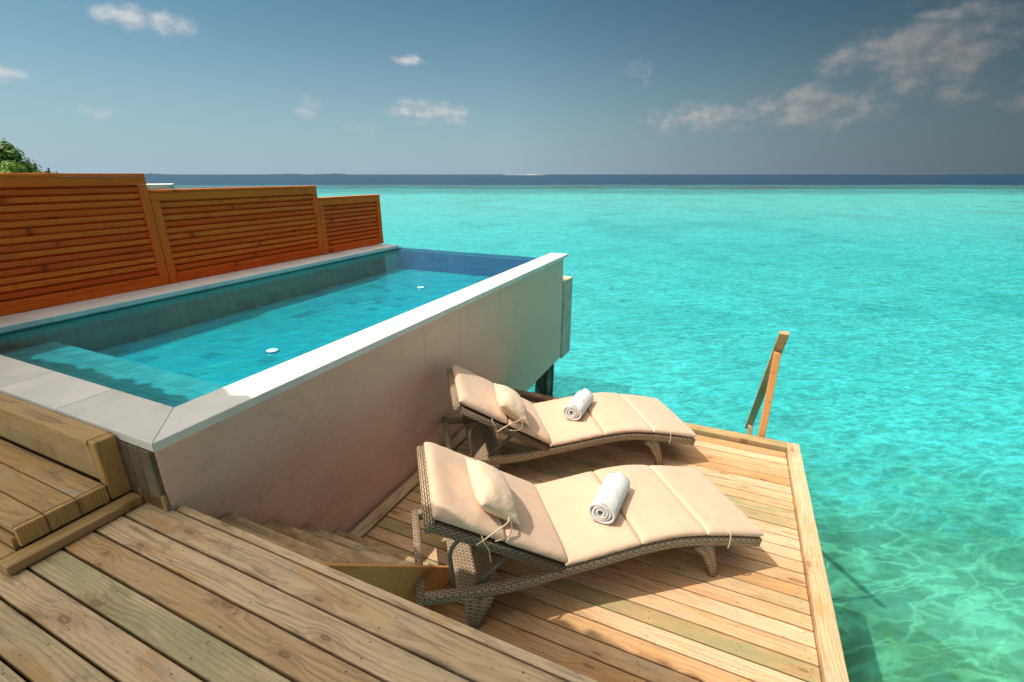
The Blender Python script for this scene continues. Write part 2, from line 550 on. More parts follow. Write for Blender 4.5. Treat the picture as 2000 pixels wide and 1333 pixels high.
M_TILE = tile_material("teal_pool_tile", (0.05, 0.62, 0.60), (0.03, 0.55, 0.65), (0.025, 0.38, 0.43))
M_TILE_BENCH = tile_material("pale_bench_tile", (0.26, 0.60, 0.60), (0.20, 0.54, 0.57), (0.08, 0.38, 0.40))
M_TILE_WALL = tile_material("shade_green_wall_tile", (0.012, 0.30, 0.19), (0.010, 0.25, 0.17), (0.006, 0.17, 0.12))  # fence reflection and shade put into the dark green
M_TILE_EDGE = tile_material("dark_blue_edge_tile", (0.085, 0.11, 0.34), (0.07, 0.12, 0.30), (0.12, 0.15, 0.38))
M_GROUT = trim_plaster("pool_grout", (0.10, 0.64, 0.66))


Z_SEA, Z_BED = -1.20, -2.60


def water_material(name, tint, deep, scale, amp, caustic, rough, scatter, reef=None, maxf=0.7):
    mt, t, out = material(name)
    g = t.add('ShaderNodeNewGeometry')
    P = g.outputs['Position']
    px, py, pz = t.xyz(P)
    rot = t.comb(t.m('ADD', t.m('MULTIPLY', px, 0.80), t.m('MULTIPLY', py, 0.60)), t.m('MULTIPLY', t.m('SUBTRACT', t.m('MULTIPLY', py, 0.80), t.m('MULTIPLY', px, 0.60)), 1.9), 0.0)
    wv = t.noise(rot, scale, 4.0, 0.58, 0.5)
    wv2 = t.noise(t.vm('ADD', rot, (13.0, 7.0, 0.0)), scale * 0.27, 3.0, 0.5, 0.3)
    wv3 = t.noise(t.vm('ADD', rot, (3.0, 17.0, 0.0)), scale * 2.6, 3.0, 0.55, 0.4)
    h = t.m('ADD', t.m('ADD', wv, t.m('MULTIPLY', wv3, 0.45)), t.m('MULTIPLY', wv2, 1.6))
    nrm = t.bump(h, 1.0, amp)
    fr = t.add('ShaderNodeFresnel')
    fr.inputs['IOR'].default_value = 1.333
    t.l.new(nrm, fr.inputs['Normal'])
    fac = t.m('MINIMUM', fr.outputs[0], maxf)
    # caustic light painted as a web into the water's transmittance
    wob = t.vm('MULTIPLY', t.vm('ADD', rot, t.vm('SCALE', t.noise(rot, scale * 0.55, 3.0, 0.55, 0.0, True), None, 1.5 / scale)), (0.72, 1.0, 1.0))
    c1 = t.m('ABSOLUTE', t.m('SUBTRACT', t.noise(wob, scale * 0.55, 2.0, 0.5, 0.9), 0.5))
    c2 = t.m('ABSOLUTE', t.m('SUBTRACT', t.noise(t.vm('ADD', wob, (5.1, 2.3, 0.0)), scale * 0.95, 2.0, 0.5, 0.7), 0.5))
    web = t.m('MAXIMUM', t.m('POWER', t.step(c1, 0.06, 0.0), 1.5), t.m('MULTIPLY', t.m('POWER', t.step(c2, 0.07, 0.0), 1.6), 0.8))
    soft = t.step(wv2, 0.3, 0.7)
    trans = t.m('ADD', 1.0 - caustic, t.m('MULTIPLY', t.m('ADD', t.m('MULTIPLY', web, 0.85), t.m('MULTIPLY', soft, 0.38)), caustic), clamp=True)
    col = tint
    sc_col = deep
    sc_fac = scatter
    if reef:
        # beyond the reef edge the lagoon drops into deep blue water
        d = t.m('ADD', t.m('MULTIPLY', px, -math.sin(R(24.5))), t.m('MULTIPLY', py, math.cos(R(24.5))))
        d = t.m('ADD', d, t.m('MULTIPLY', t.m('SUBTRACT', t.noise(P, 0.012, 5.0, 0.65), 0.5), 85.0))
        far = t.step(d, reef[0], reef[1])
        # over the weedy rubble by the jetty the water is shallow and greener, with less milkiness
        nearm = t.step(t.m('ADD', t.vm('DISTANCE', P, (3.2, 3.2, Z_SEA)), t.m('MULTIPLY', wv2, 5.0)), 9.5, 3.5)
        # glints on the chop painted as brighter speckles in the scatter
        sc_fac = t.m('MULTIPLY', t.step(nearm, 0.0, 1.0, scatter, scatter * 0.12), t.m('ADD', 0.45, t.m('MULTIPLY', t.step(t.m('ADD', t.m('MULTIPLY', wv3, 0.6), t.m('MULTIPLY', wv, 0.4)), 0.42, 0.66), 1.3)))
        big = t.noise(P, 0.035, 4.0, 0.55, 0.4)
        col = t.mix(t.step(big, 0.3, 0.7), tint, tuple(v * k for v, k in zip(tint, (0.45, 0.93, 0.95))))
        col = t.mix(t.step(d, 6.0, 70.0), col, tuple(min(1, v * k) for v, k in zip(tint, (1.6, 1.06, 1.08))))
        col = t.mix(t.m('MULTIPLY', nearm, 0.85), col, (0.45, 0.82, 0.66))
        col = t.mix(far, col, (0.015, 0.075, 0.17))
        reefline = t.m('MULTIPLY', t.step(d, 128.0, 156.0), t.m('SUBTRACT', 1.0, far))
        deepv = t.mix(t.m('MULTIPLY', t.step(t.m('ADD', t.m('MULTIPLY', t.noise(P, 0.05, 5.0, 0.65, 0.6), 0.6), t.m('MULTIPLY', t.noise(P, 0.16, 3.0, 0.6, 0.8), 0.4)), 0.46, 0.60), 0.85), deep, tuple(v * k for v, k in zip(deep, (0.4, 0.62, 0.68))))
        reefline = t.m('MULTIPLY', reefline, t.step(t.noise(P, 0.045, 4.0, 0.65, 0.7), 0.36, 0.62, 0.25, 1.0))
        sc_col = t.mix(t.m('MULTIPLY', reefline, 0.9), deepv, (0.24, 0.27, 0.22))
        col = t.mix(reefline, col, (0.55, 0.60, 0.50))
        sc_fac = t.m('ADD', t.m('MULTIPLY', sc_fac, t.m('SUBTRACT', 1.0, far)), t.m('MULTIPLY', far, 0.85))
        sc_col = t.mix(far, sc_col, t.mix(t.noise(P, 0.006, 5.0, 0.7), (0.010, 0.040, 0.095), (0.022, 0.075, 0.145)))
    tr = t.add('ShaderNodeBsdfTransparent')
    t.put(tr.inputs[0], t.vm('SCALE', col, None, trans))
    df = t.add('ShaderNodeBsdfDiffuse')
    t.put(df.inputs['Color'], sc_col)
    body = t.add('ShaderNodeMixShader')
    t.put(body.inputs[0], sc_fac)
    t.l.new(tr.outputs[0], body.inputs[1])
    t.l.new(df.outputs[0], body.inputs[2])
    gl = t.add('ShaderNodeBsdfGlossy')
    gl.inputs['Roughness'].default_value = rough
    t.l.new(nrm, gl.inputs['Normal'])
    mx = t.add('ShaderNodeMixShader')
    t.l.new(fac, mx.inputs[0])
    t.l.new(body.outputs[0], mx.inputs[1])
    t.l.new(gl.outputs[0], mx.inputs[2])
    t.l.new(mx.outputs[0], out.inputs[0])
    return mt


M_SEA = water_material("lagoon_water", (0.36, 0.93, 0.98), (0.065, 0.64, 0.72), 1.9, 0.07, 0.42, 0.10, 0.40, reef=(174.0, 198.0), maxf=0.34)
M_POOLWATER = water_material("pool_water", (0.40, 0.88, 0.94), (0.01, 0.36, 0.46), 3.2, 0.004, 0.22, 0.012, 0.06, maxf=0.27)


def seabed_material():
    mt, t, out = material("sand_seabed")
    g = t.add('ShaderNodeNewGeometry')
    P = g.outputs['Position']
    px, py, pz = t.xyz(P)
    d = t.m('ADD', t.m('MULTIPLY', px, -math.sin(R(24.5))), t.m('MULTIPLY', py, math.cos(R(24.5))))
    big = t.noise(P, 0.09, 5.0, 0.6, 0.8)
    med = t.noise(P, 0.55, 5.0, 0.62, 0.6)
    fine = t.noise(P, 6.0, 4.0, 0.6)
    c = t.mix(t.step(med, 0.35, 0.7), (0.86, 0.84, 0.72), (0.72, 0.74, 0.62))
    # weed and turf: thickest on the rubble next to the jetty
    near = t.m('SQRT', t.m('ADD', t.m('POWER', t.m('ABSOLUTE', t.m('SUBTRACT', px, 3.6)), 2.0), t.m('POWER', t.m('ABSOLUTE', t.m('SUBTRACT', py, 4.6)), 2.0)))
    weed = t.m('MULTIPLY', t.step(near, 7.0, 1.5), t.step(med, 0.34, 0.62))
    c = t.mix(t.m('MULTIPLY', weed, 0.85), c, (0.40, 0.38, 0.19))
    coral = t.m('MULTIPLY', t.step(t.noise(P, 0.33, 4.0, 0.55, 0.5), 0.66, 0.72), t.step(d, 4.0, 9.0))
    c = t.mix(t.m('MULTIPLY', coral, 0.75), c, (0.16, 0.20, 0.13))
    patch = t.m('MULTIPLY', t.step(t.noise(P, 0.06, 5.0, 0.6, 0.8), 0.60, 0.70), t.step(d, 25.0, 60.0))
    c = t.mix(t.m('MULTIPLY', patch, 0.7), c, (0.17, 0.22, 0.17))
    dn = t.m('ADD', d, t.m('MULTIPLY', t.m('SUBTRACT', big, 0.5), 60.0))
    c = t.mix(t.m('MULTIPLY', t.step(dn, 125.0, 156.0), 0.8), c, (0.42, 0.24, 0.15))
    principled(t, out, c, 0.95, t.bump(fine, 0.4, 0.02), 0.0)
    return mt


M_SEABED = seabed_material()


def rattan_material(name, a, b, gap):
    mt, t, out = material(name)
    uv = t.add('ShaderNodeUVMap', uv_map="UVMap")
    ux, uy, _ = t.xyz(uv.outputs[0])
    rowf = t.m('DIVIDE', uy, 0.0145)
    row = t.m('FLOOR', rowf)
    sh = t.m('MULTIPLY', t.m('MODULO', row, 2.0), 0.5)
    su = t.m('ADD', t.m('DIVIDE', ux, 0.044), sh)
    crest = t.m('SINE', t.m('MULTIPLY', t.m('FRACT', su), math.pi))            # the strand rises over one stake ...
    across = t.m('SQRT', t.m('MAXIMUM', t.m('SINE', t.m('MULTIPLY', t.m('FRACT', rowf), math.pi)), 0.0))
    h = t.m('MULTIPLY', t.m('ADD', 0.35, t.m('MULTIPLY', t.m('POWER', crest, 0.7), 0.65)), across)   # ... and dives under the next
    rv = t.add('ShaderNodeTexWhiteNoise', noise_dimensions='2D')
    t.put(rv.inputs['Vector'], t.comb(t.m('FLOOR', su), row, 0.0))
    n = t.noise(t.comb(t.m('MULTIPLY', ux, 30.0), t.m('MULTIPLY', uy, 160.0), 0.0), 1.0, 3.0, 0.6)
    c = t.mix(t.m('ADD', t.m('MULTIPLY', rv.outputs['Value'], 0.6), t.m('MULTIPLY', n, 0.4)), a, b)
    c = t.mix(t.step(h, 0.80, 0.25), c, gap)
    principled(t, out, c, 0.5, t.bump(h, 1.0, 0.007), 0.4)
    return mt


M_RATTAN = rattan_material("woven_rattan", (0.56, 0.41, 0.265), (0.40, 0.285, 0.18), (0.055, 0.040, 0.028))
M_RATTAN_DK = rattan_material("woven_rattan_dark", (0.30, 0.22, 0.15), (0.21, 0.15, 0.10), (0.03, 0.022, 0.016))


def fabric_material(name, col, scale, bumpd, rough=0.9, wr=0.0, sheen=0.2):
    mt, t, out = material(name)
    tcn = t.add('ShaderNodeTexCoord')
    P = tcn.outputs['Object']
    f = t.noise(P, scale, 3.0, 0.6)
    n = t.noise(P, 5.0, 4.0, 0.55, 0.6)
    c = t.mix(t.step(n, 0.3, 0.7), col, tuple(v * 0.93 for v in col))
    h = t.m('ADD', t.m('MULTIPLY', f, bumpd), t.m('MULTIPLY', n, wr))
    b = principled(t, out, c, rough, t.bump(h, 1.0, 1.0), 0.15)
    b.inputs['Sheen Weight'].default_value = sheen
    return mt


M_CUSHION = fabric_material("sand_beige_canvas", (0.68, 0.475, 0.335), 900.0, 0.0006, wr=0.012)
M_PILLOW = fabric_material("cream_canvas", (0.76, 0.555, 0.39), 900.0, 0.0006, wr=0.02)
M_TOWEL = fabric_material("white_terry", (0.84, 0.82, 0.80), 260.0, 0.006, wr=0.02, sheen=0.5)
M_TIE = fabric_material("cream_cord", (0.66, 0.50, 0.34), 900.0, 0.0005)


def plain(name, col, rough=0.5, metal=0.0, n_scale=30.0, var=0.2):
    mt, t, out = material(name)
    tcn = t.add('ShaderNodeTexCoord')
    n = t.noise(tcn.outputs['Object'], n_scale, 4.0, 0.6)
    c = t.mix(n, tuple(v * (1 - var) for v in col), tuple(min(1, v * (1 + var)) for v in col))
    principled(t, out, c, rough, None, 0.4, Metallic=metal)
    return mt


M_TUBE = plain("bronze_painted_metal", (0.15, 0.125, 0.10), 0.4, 0.0)
M_SCREW = plain("rusty_screw_head", (0.06, 0.045, 0.035), 0.6, 0.3)
M_LAMP, _t, _o = material("glow_lamp_lens")
_e = _t.add('ShaderNodeEmission')
_e.inputs[0].default_value = (1.0, 0.97, 0.92, 1)
_e.inputs[1].default_value = 2.6  # glow added so the lens looks white through the tinted water
_t.l.new(_e.outputs[0], _o.inputs[0])
M_LAMPRIM = plain("steel_rim", (0.55, 0.57, 0.58), 0.3, 0.8)
M_THATCH = plain("dry_thatch", (0.32, 0.24, 0.13), 0.95, 0.0, 40.0, 0.5)
M_SANDBANK = plain("white_sand", (0.80, 0.76, 0.66), 0.95, 0.0, 2.0, 0.08)
M_ISLAND = plain("hazy_far_land", (0.045, 0.065, 0.08), 0.95, 0.0, 0.05, 0.3)  # haze of distance put into the blue-grey colour
M_WHITEWALL = plain("white_render", (0.78, 0.74, 0.68), 0.85, 0.0, 3.0, 0.06)  # plain off-white wall colour
M_SLATE = plain("grey_boards", (0.33, 0.31, 0.28), 0.85, 0.0, 2.0, 0.25)


def leaf_material(name, a, b):
    mt, t, out = material(name)
    g = t.add('ShaderNodeNewGeometry')
    c = t.mix(g.outputs['Random Per Island'], a, b)
    p = t.add('ShaderNodeBsdfPrincipled')
    t.put(p.inputs['Base Color'], c)
    p.inputs['Roughness'].default_value = 0.5
    tl = t.add('ShaderNodeBsdfTranslucent')
    t.put(tl.inputs[0], c)
    mx = t.add('ShaderNodeMixShader')
    mx.inputs[0].default_value = 0.3
    t.l.new(p.outputs[0], mx.inputs[1])
    t.l.new(tl.outputs[0], mx.inputs[2])
    t.l.new(mx.outputs[0], out.inputs[0])
    return mt


M_LEAF_DK = leaf_material("dark_leaf", (0.055, 0.13, 0.015), (0.15, 0.26, 0.035))
M_LEAF_LT = leaf_material("yellow_green_leaf", (0.14, 0.26, 0.025), (0.34, 0.42, 0.09))
M_BARK = plain("bark", (0.12, 0.09, 0.065), 0.9, 0.0, 12.0, 0.4)


def pile_material():
    mt, t, out = material("waterworn_pile")
    g = t.add('ShaderNodeNewGeometry')
    px, py, pz = t.xyz(g.outputs['Position'])
    n = t.noise(t.comb(t.m('MULTIPLY', px, 16.0), t.m('MULTIPLY', py, 16.0), t.m('MULTIPLY', pz, 2.0)), 1.0, 5.0, 0.65)
    c = t.ramp(n, [(0.30, (0.02, 0.03, 0.024)), (0.5, (0.055, 0.06, 0.042)), (0.60, (0.14, 0.15, 0.11)), (0.72, (0.36, 0.38, 0.31))])
    principled(t, out, c, 0.8, t.bump(n, 0.6, 0.02), 0.2)
    return mt


M_PILE = pile_material()



# ------------------------------------------------------------------ setting: sea and seabed
def disc(name, radii, seg, z, mat, fz=None):
    verts, faces = [(0, 0, z)], []
    for r in radii:
        for k in range(seg):
            a = 2 * math.pi * k / seg
            x, y = r * math.cos(a), r * math.sin(a)
            verts.append((x, y, z + (fz(x, y) if fz else 0.0)))
    for k in range(seg):
        faces.append((0, 1 + k, 1 + (k + 1) % seg))
    for i in range(len(radii) - 1):
        for k in range(seg):
            a, b_ = 1 + i * seg + k, 1 + i * seg + (k + 1) % seg
            faces.append((a, a + seg, b_ + seg, b_))
    return link(name, mesh(name, verts, faces, mat, smooth=True))


def bed_z(x, y):
    r = math.hypot(x, y)
    k = max(0.0, 1.0 - r / 60.0)
    return k * 0.25 * mnoise.noise(Vector((x * 0.25, y * 0.25, 0.3)))


sea = disc("sea", [2, 6, 15, 40, 120, 400, 1500, 6000, 20000, 60000], 96, Z_SEA, M_SEA)
tag(sea, kind='structure', label="turquoise lagoon water running out to the deep blue horizon")
bed = disc("seabed", [0.7 * k for k in range(1, 40)] + [30, 40, 60, 100, 250, 1000, 6000, 60000], 128, Z_BED, M_SEABED, bed_z)
tag(bed, kind='structure', label="pale sand seabed under the lagoon with weed and coral patches")


def ridge(name, az0, az1, dist, h, mat, label, seed):
    """a low island far out: a lens of land with real depth"""
    rnd = random.Random(seed)
    n = 26
    h *= 0.55
    verts, faces = [], []
    depth = dist * 0.03
    ph = [rnd.uniform(0, 6.28) for _ in range(4)]
    for i in range(n + 1):
        u = i / n
        a = R(az0 + (az1 - az0) * u)
        hh = h * (math.sin(math.pi * u) ** 0.6) * (0.72 + 0.16 * math.sin(9 * u + ph[0]) + 0.12 * math.sin(23 * u + ph[1]))
        for dd, zz in ((0, 0.0), (depth * 0.3, hh * 0.8), (depth * 0.55, hh), (depth, 0.0)):
            r = dist + dd
            verts.append((r * math.sin(a), r * math.cos(a), Z_SEA - 0.4 + zz))
    for i in range(n):
        for k in range(3):
            faces.append((i * 4 + k, i * 4 + k + 1, (i + 1) * 4 + k + 1, (i + 1) * 4 + k))
    o = link(name, mesh(name, verts, faces, mat, smooth=True))
    tag(o, label, None, None, 'structure')
    return o


ridge("distant_island", -50.5, -46.6, 9000, 36, M_ISLAND, "faint low island on the horizon above the middle fence panel", 3)
ridge("distant_island", -46.0, -42.4, 9500, 44, M_ISLAND, "faint low island on the horizon right of another one, over the smallest panel", 4)
ridge("distant_island", -61.2, -58.6, 9500, 40, M_ISLAND, "faint island on the horizon just right of the tallest fence panel", 5)
ridge("distant_island", 11.2, 16.2, 9800, 38, M_ISLAND, "faint low island on the horizon at the far right under the cloud bank", 6)
ridge("sandbank", -25.6, -20.4, 3400, 5.4, M_SANDBANK, "thin white sandbank glinting on the horizon right of centre", 8)

# ------------------------------------------------------------------ lower deck
PITCH = 0.1196
deck = tag(empty("lower_deck", (-0.8, 3.0, 0.0)), "sunlit lower timber deck of pale pine boards with a raised rim, under the two loungers", "deck")
deck_off = Vector(deck.location)


def child_plank(name, lo, hi, mat, root, **kw):
    off = root.location
    return plank(name, [lo[i] - off[i] for i in range(3)], [hi[i] - off[i] for i in range(3)], mat, root, **kw)


screws = []
ys = [2.454 + PITCH * k for k in range(-13, 21)]
for i, y0 in enumerate(ys):
    y1 = y0 + PITCH
    if y1 > 4.86:
        break
    x0, x1 = -2.235, 0.772
    g = random.uniform(0.0040, 0.0058)
    dz_ = random.uniform(-0.0018, 0.0018)
    if i % 3 == 1:
        xs_ = [x0, random.choice((-1.35, -0.55, -0.95)), x1]
    else:
        xs_ = [x0, x1]
    for a, b_ in zip(xs_, xs_[1:]):
        child_plank("board", (a + 0.001, y0 + g, -0.032 + dz_), (b_ - 0.001, y1 - g, dz_), M_DECK, deck, b=0.003)
    for jx in (-2.17, -1.65, -1.15, -0.65, -0.15, 0.35, 0.72):
        for sy in (0.28, 0.72):
            screws.append((jx + random.uniform(-.012, .012), y0 + PITCH * (sy + random.uniform(-.04, .04)), dz_ + 0.0008))
# rim beams
child_plank("rim_beam", (0.776, 0.80, -0.16), (0.893, 4.985, 0.047), M_DECK, deck, along='y', b=0.006, seg=2)
child_plank("rim_beam", (-1.05, 4.862, -0.16), (0.774, 4.985, 0.046), M_DECK, deck, b=0.006, seg=2)
child_plank("rim_beam", (-2.30, 4.862, -0.16), (-1.053, 4.985, 0.050), M_DARKWOOD, deck, b=0.006, seg=2)['label'] = "weathered dark end of the far rim in the pool's shade"  # the pool's shade put into a darker wood
child_plank("wall_strip", (-2.352, 0.95, -0.05), (-2.240, 4.858, 0.022), M_DECK_UP, deck, along='y', b=0.005)
for x in (-2.1, -1.1, -0.1, 0.70):
    child_plank("joist", (x - 0.03, 0.9, -0.17), (x + 0.03, 4.84, -0.036), M_DARKWOOD, deck, along='y')
for x, y in ((-2.0, 4.6), (0.6, 4.6), (0.6, 2.6), (-1.9, 2.4), (0.6, 0.9)):
    child_plank("post", (x - 0.07, y - 0.07, Z_BED - 0.3), (x + 0.07, y + 0.07, -0.172), M_PILE, deck, along='z')


box("gap_shade_sheet", (-2.33 - deck_off[0], 0.85 - deck_off[1], -0.19), (0.77 - deck_off[0], 4.85 - deck_off[1], -0.175), M_DARKWOOD, deck, 0.0)  # dark sheet added so the gaps between boards look shaded


def screw_mesh(points, r=0.0036):
    verts, faces = [], []
    for (x, y, z) in points:
        b0 = len(verts)
        for k in range(6):
            a = k * math.pi / 3
            verts.append((x + r * math.cos(a), y + r * math.sin(a), z))
        faces.append(tuple(range(b0, b0 + 6)))
    return verts, faces


v, f = screw_mesh([(x - deck_off[0], y - deck_off[1], z) for x, y, z in screws])
tag(link("screws", mesh("screws", v, f, M_SCREW), deck), kind='stuff')

# ------------------------------------------------------------------ upper deck and its steps
ZU = 1.01
up = tag(empty("upper_deck", (-2.0, 0.0, ZU)), "shaded upper timber deck of wide greenish pine boards in the foreground", "deck")
cuts = [1.100, 0.9675, 0.845, 0.7225, 0.600, 0.4775]
while cuts[-1] > -2.2:
    cuts.append(cuts[-1] - 0.1225)
screws = []
child_plank("edge_board", (-2.36, 1.104, ZU - 0.032), (0.95, 1.141, ZU), M_DECK_UP, up, b=0.004)
child_plank("fascia_board", (-1.41, 1.104, ZU - 0.25), (0.95, 1.136, ZU - 0.034), M_DECK_UP, up, b=0.003)
for y1, y0 in zip(cuts, cuts[1:]):
    g = 0.0055 if y1 < 1.05 else 0.0045
    dz_ = random.uniform(-0.002, 0.002)
    x0 = -6.2 if y1 < 0.55 else -2.75
    xs_ = [x0, -2.0 + random.uniform(-1.2, -0.4), 0.95] if y1 < -0.3 else [x0, 0.95]
    for a, b_ in zip(xs_, xs_[1:]):
        child_plank("board", (a + 0.001, y0 + g, ZU - 0.034 + dz_), (b_ - 0.001, y1 - g, ZU + dz_), M_DECK_UP, up, b=0.004, seg=2)
    for jx in (-2.05, -1.52, -0.98, -0.45, 0.1, 0.6):
        for sy in (0.25, 0.75):
            screws.append((jx + random.uniform(-.02, .02) + 2.0, y0 + 0.1225 * (sy + random.uniform(-.05, .05)), dz_ + 0.0008))
v, f = screw_mesh(screws, 0.0036)
tag(link("screws", mesh("screws", v, f, M_SCREW), up), kind='stuff')
for x in (-5.5, -3.9, -2.1, -0.6, 0.8):
    child_plank("joist", (x - 0.03, -2.2, ZU - 0.20), (x + 0.03, 1.09, ZU - 0.038), M_DARKWOOD, up, along='y')
for x, y in ((-5.5, -1.9), (-2.0, -1.9), (0.8, -1.9), (0.8, 0.9)):
    child_plank("post", (x - 0.07, y - 0.07, Z_BED - 0.3), (x + 0.07, y + 0.07, ZU - 0.202), M_PILE, up, along='z')

box("gap_shade_sheet", (-6.2 - up.location[0], -2.2, -0.22), (0.94 - up.location[0], 1.07, -0.204), M_DARKWOOD, up, 0.0)  # dark sheet added below the boards, standing in for shade in the gaps
stairs = tag(empty("deck_stairs", (-1.9, 1.6, 0.0)), "short flight of pine stairs between upper and lower deck along the pink pool wall", "stairs")
treads = [(1.36, 0.80), (1.60, 0.575), (1.845, 0.345), (2.085, 0.115)]
yb = 1.145
for k, (yn, zt) in enumerate(treads):
    child_plank("tread", (-2.372, yb - 0.004, zt - 0.036), (-1.497, yn, zt), M_DECK_UP, stairs, b=0.004)
    child_plank("riser", (-2.370, yn - 0.05, zt - 0.232), (-1.50, yn - 0.028, zt - 0.038), M_DECK_UP, stairs, b=0.002)
    yb = yn - 0.026
# stringer: a sloping board on the open side
st = prism("stringer", [(1.143, ZU - 0.012), (1.143, 0.66), (1.86, -0.0), (2.10, 0.0), (2.155, 0.075)], -1.462, -1.420, M_FRESH, None, b=0.003)
me = st.data
for vtx in me.vertices:                      # built in the y-z plane, then centred so the grain runs down the slope
    y_, z_, x_ = vtx.co
    vtx.co = (x_, y_, z_)
ang = math.atan2(ZU - 0.075, 1.143 - 2.155)
ctr = Vector((-1.441, 1.62, 0.48))
rotm = Matrix(((0, -math.sin(ang - math.pi), 0),) * 3)
slope = Vector((0, 2.155 - 1.143, 0.075 - ZU)).normalized()
Xl, Yl = slope, Vector((1, 0, 0))
Zl = Xl.cross(Yl)
M3 = Matrix((Xl, Yl, Zl)).transposed().to_4x4()
Mw = Matrix.Translation(ctr) @ M3
me.transform(Mw.inverted())
st.parent = stairs
st.matrix_basis = Matrix.Translation(-Vector(stairs.location)) @ Mw
child_plank("ledger", (-1.53, 1.145, 0.55), (-1.465, 1.20, 0.77), M_DARKWOOD, stairs, b=0.003)
for (yn, zt) in treads:
    child_plank("cleat", (-1.494, yn - 0.16, zt - 0.12), (-1.464, yn - 0.03, zt - 0.002), M_DARKWOOD, stairs, b=0.002)

# ------------------------------------------------------------------ wooden steps up to the pool, left
ps = tag(empty("pool_steps", (-4.0, 0.85, ZU)), "chunky wooden steps in the shade climbing from the upper deck to the pool rim", "steps")
for a, b_ in ((0.627, 0.733), (0.733, 0.853), (0.853, 0.972)):
    child_plank("tread_board", (-5.4, a + 0.002, ZU + 0.108), (-2.668, b_ - 0.002, 1.156), M_STEP, ps, b=0.004, seg=2)
    child_plank("end_block", (-2.666, a + 0.0015, ZU + 0.052), (-2.640, b_ - 0.0015, 1.155), M_END, ps, along='z', b=0.004)
child_plank("front_board", (-5.4, 0.612, ZU + 0.004), (-2.668, 0.634, 1.106), M_STEP, ps, b=0.003)
child_plank("riser_board", (-5.4, 0.982, 1.158), (-2.71, 1.004, 1.252), M_STEP, ps, b=0.003)
child_plank("riser_board", (-5.4, 0.980, 1.255), (-2.71, 1.004, 1.350), M_STEP, ps, b=0.003)
child_plank("top_board", (-5.4, 0.972, 1.353), (-2.700, 1.071, 1.387), M_STEP, ps, b=0.004, seg=2)
child_plank("end_post", (-2.698, 0.976, ZU + 0.052), (-2.640, 1.069, 1.386), M_END, ps, along='z', b=0.005)
child_plank("dark_infill", (-5.35, 0.64, ZU + 0.004), (-2.70, 0.97, ZU + 0.106), M_DARKWOOD, ps, b=0.0)  # dark box added inside so gaps in the steps stay dark
child_plank("dark_infill", (-5.35, 1.006, ZU + 0.004), (-2.72, 1.062, 1.350), M_DARKWOOD, ps, b=0.0)  # dark filler added behind the risers
child_plank("base_trim", (-2.638, 0.54, ZU + 0.003), (-2.548, 1.064, ZU + 0.050), M_STEP, ps, along='y', b=0.012, seg=2)
child_plank("base_trim", (-5.4, 0.545, ZU + 0.003), (-2.640, 0.610, ZU + 0.050), M_STEP, ps, b=0.010, seg=2)
child_plank("base_trim", (-2.636, 1.066, ZU + 0.003), (-2.372, 1.086, ZU + 0.092), M_STEP, ps, b=0.010, seg=2)

# ------------------------------------------------------------------ pool
XW, XI, XL = -2.38, -2.628, -5.43          # outer right face, inner right face, inner left face
YF, YI, YE = 1.092, 1.344, 7.15            # outer front face, inner front face, infinity edge
ZB, ZC, ZWAT, ZFLOOR, ZBENCH = -0.33, 1.404, 1.340, 0.99, 1.185
pool = tag(empty("swimming_pool", (-4.0, 4.0, ZB)), "raised plunge pool with pink plastered side, white stone rim and infinity edge", "swimming pool")
po = Vector(pool.location)


def pbox(name, lo, hi, mat, b=0.004, seg=1):
    return box(name, [lo[i] - po[i] for i in range(3)], [hi[i] - po[i] for i in range(3)], mat, pool, b, seg)


def pprism(name, poly, z0, z1, mat, b=0.006, seg=2):
    return prism(name, [(x - po[0], y - po[1]) for x, y in poly], z0 - po[2], z1 - po[2], mat, pool, b, seg)


pbox("side_wall", (XI, YF, ZB), (XW, 7.19, ZC - 0.052), M_PLASTER, 0.008, 2)
pbox("front_wall", (-6.2, YF + 0.002, ZB + 0.1), (XI - 0.002, YI - 0.002, ZC - 0.053), M_CONCRETE, 0.005)
for k in range(3):
    o_ = plank("cladding_board", (-2.655 + k * 0.0905 - po[0], YF - 0.026 - po[1], ZU + 0.01 - po[2]), (-2.568 + k * 0.0905 - po[0], YF + 0.0 - po[1], ZC - 0.054 - po[2]), M_DARKWOOD, pool, along='z', b=0.003)
pbox("far_side_wall", (-6.05, YI, ZB), (XL - 0.012, 7.12, ZC - 0.052), M_CONCRETE, 0.005)
pbox("end_wall", (XL - 0.01, 6.985, ZB), (XI - 0.002, YE, ZWAT - 0.016), M_GROUT, 0.004)
pbox("floor_slab", (XL - 0.01, YI, ZB), (XI - 0.002, 6.983, ZFLOOR - 0.012), M_GROUT, 0.0)
pbox("bench", (XL - 0.008, YI, ZFLOOR - 0.010), (XI - 0.004, 1.965, ZBENCH - 0.010), M_GROUT, 0.0)
pbox("weep_joint", (XW - 0.09, 7.192, ZB - 0.03), (XW - 0.028, 7.30, 1.02), M_GREENSTAIN, 0.006)
# overflow trough beyond the infinity edge
pbox("trough_wall", (-6.0, 7.305, -0.39), (XW - 0.002, 7.74, -0.15), M_GREYPLASTER, 0.006)
pbox("trough_wall", (-6.0, 7.60, -0.148), (XW - 0.002, 7.74, 0.955), M_GREYPLASTER, 0.012, 2)
pbox("trough_wall", (XW - 0.152, 7.305, -0.148), (XW - 0.003, 7.598, 0.955), M_GREYPLASTER, 0.012, 2)

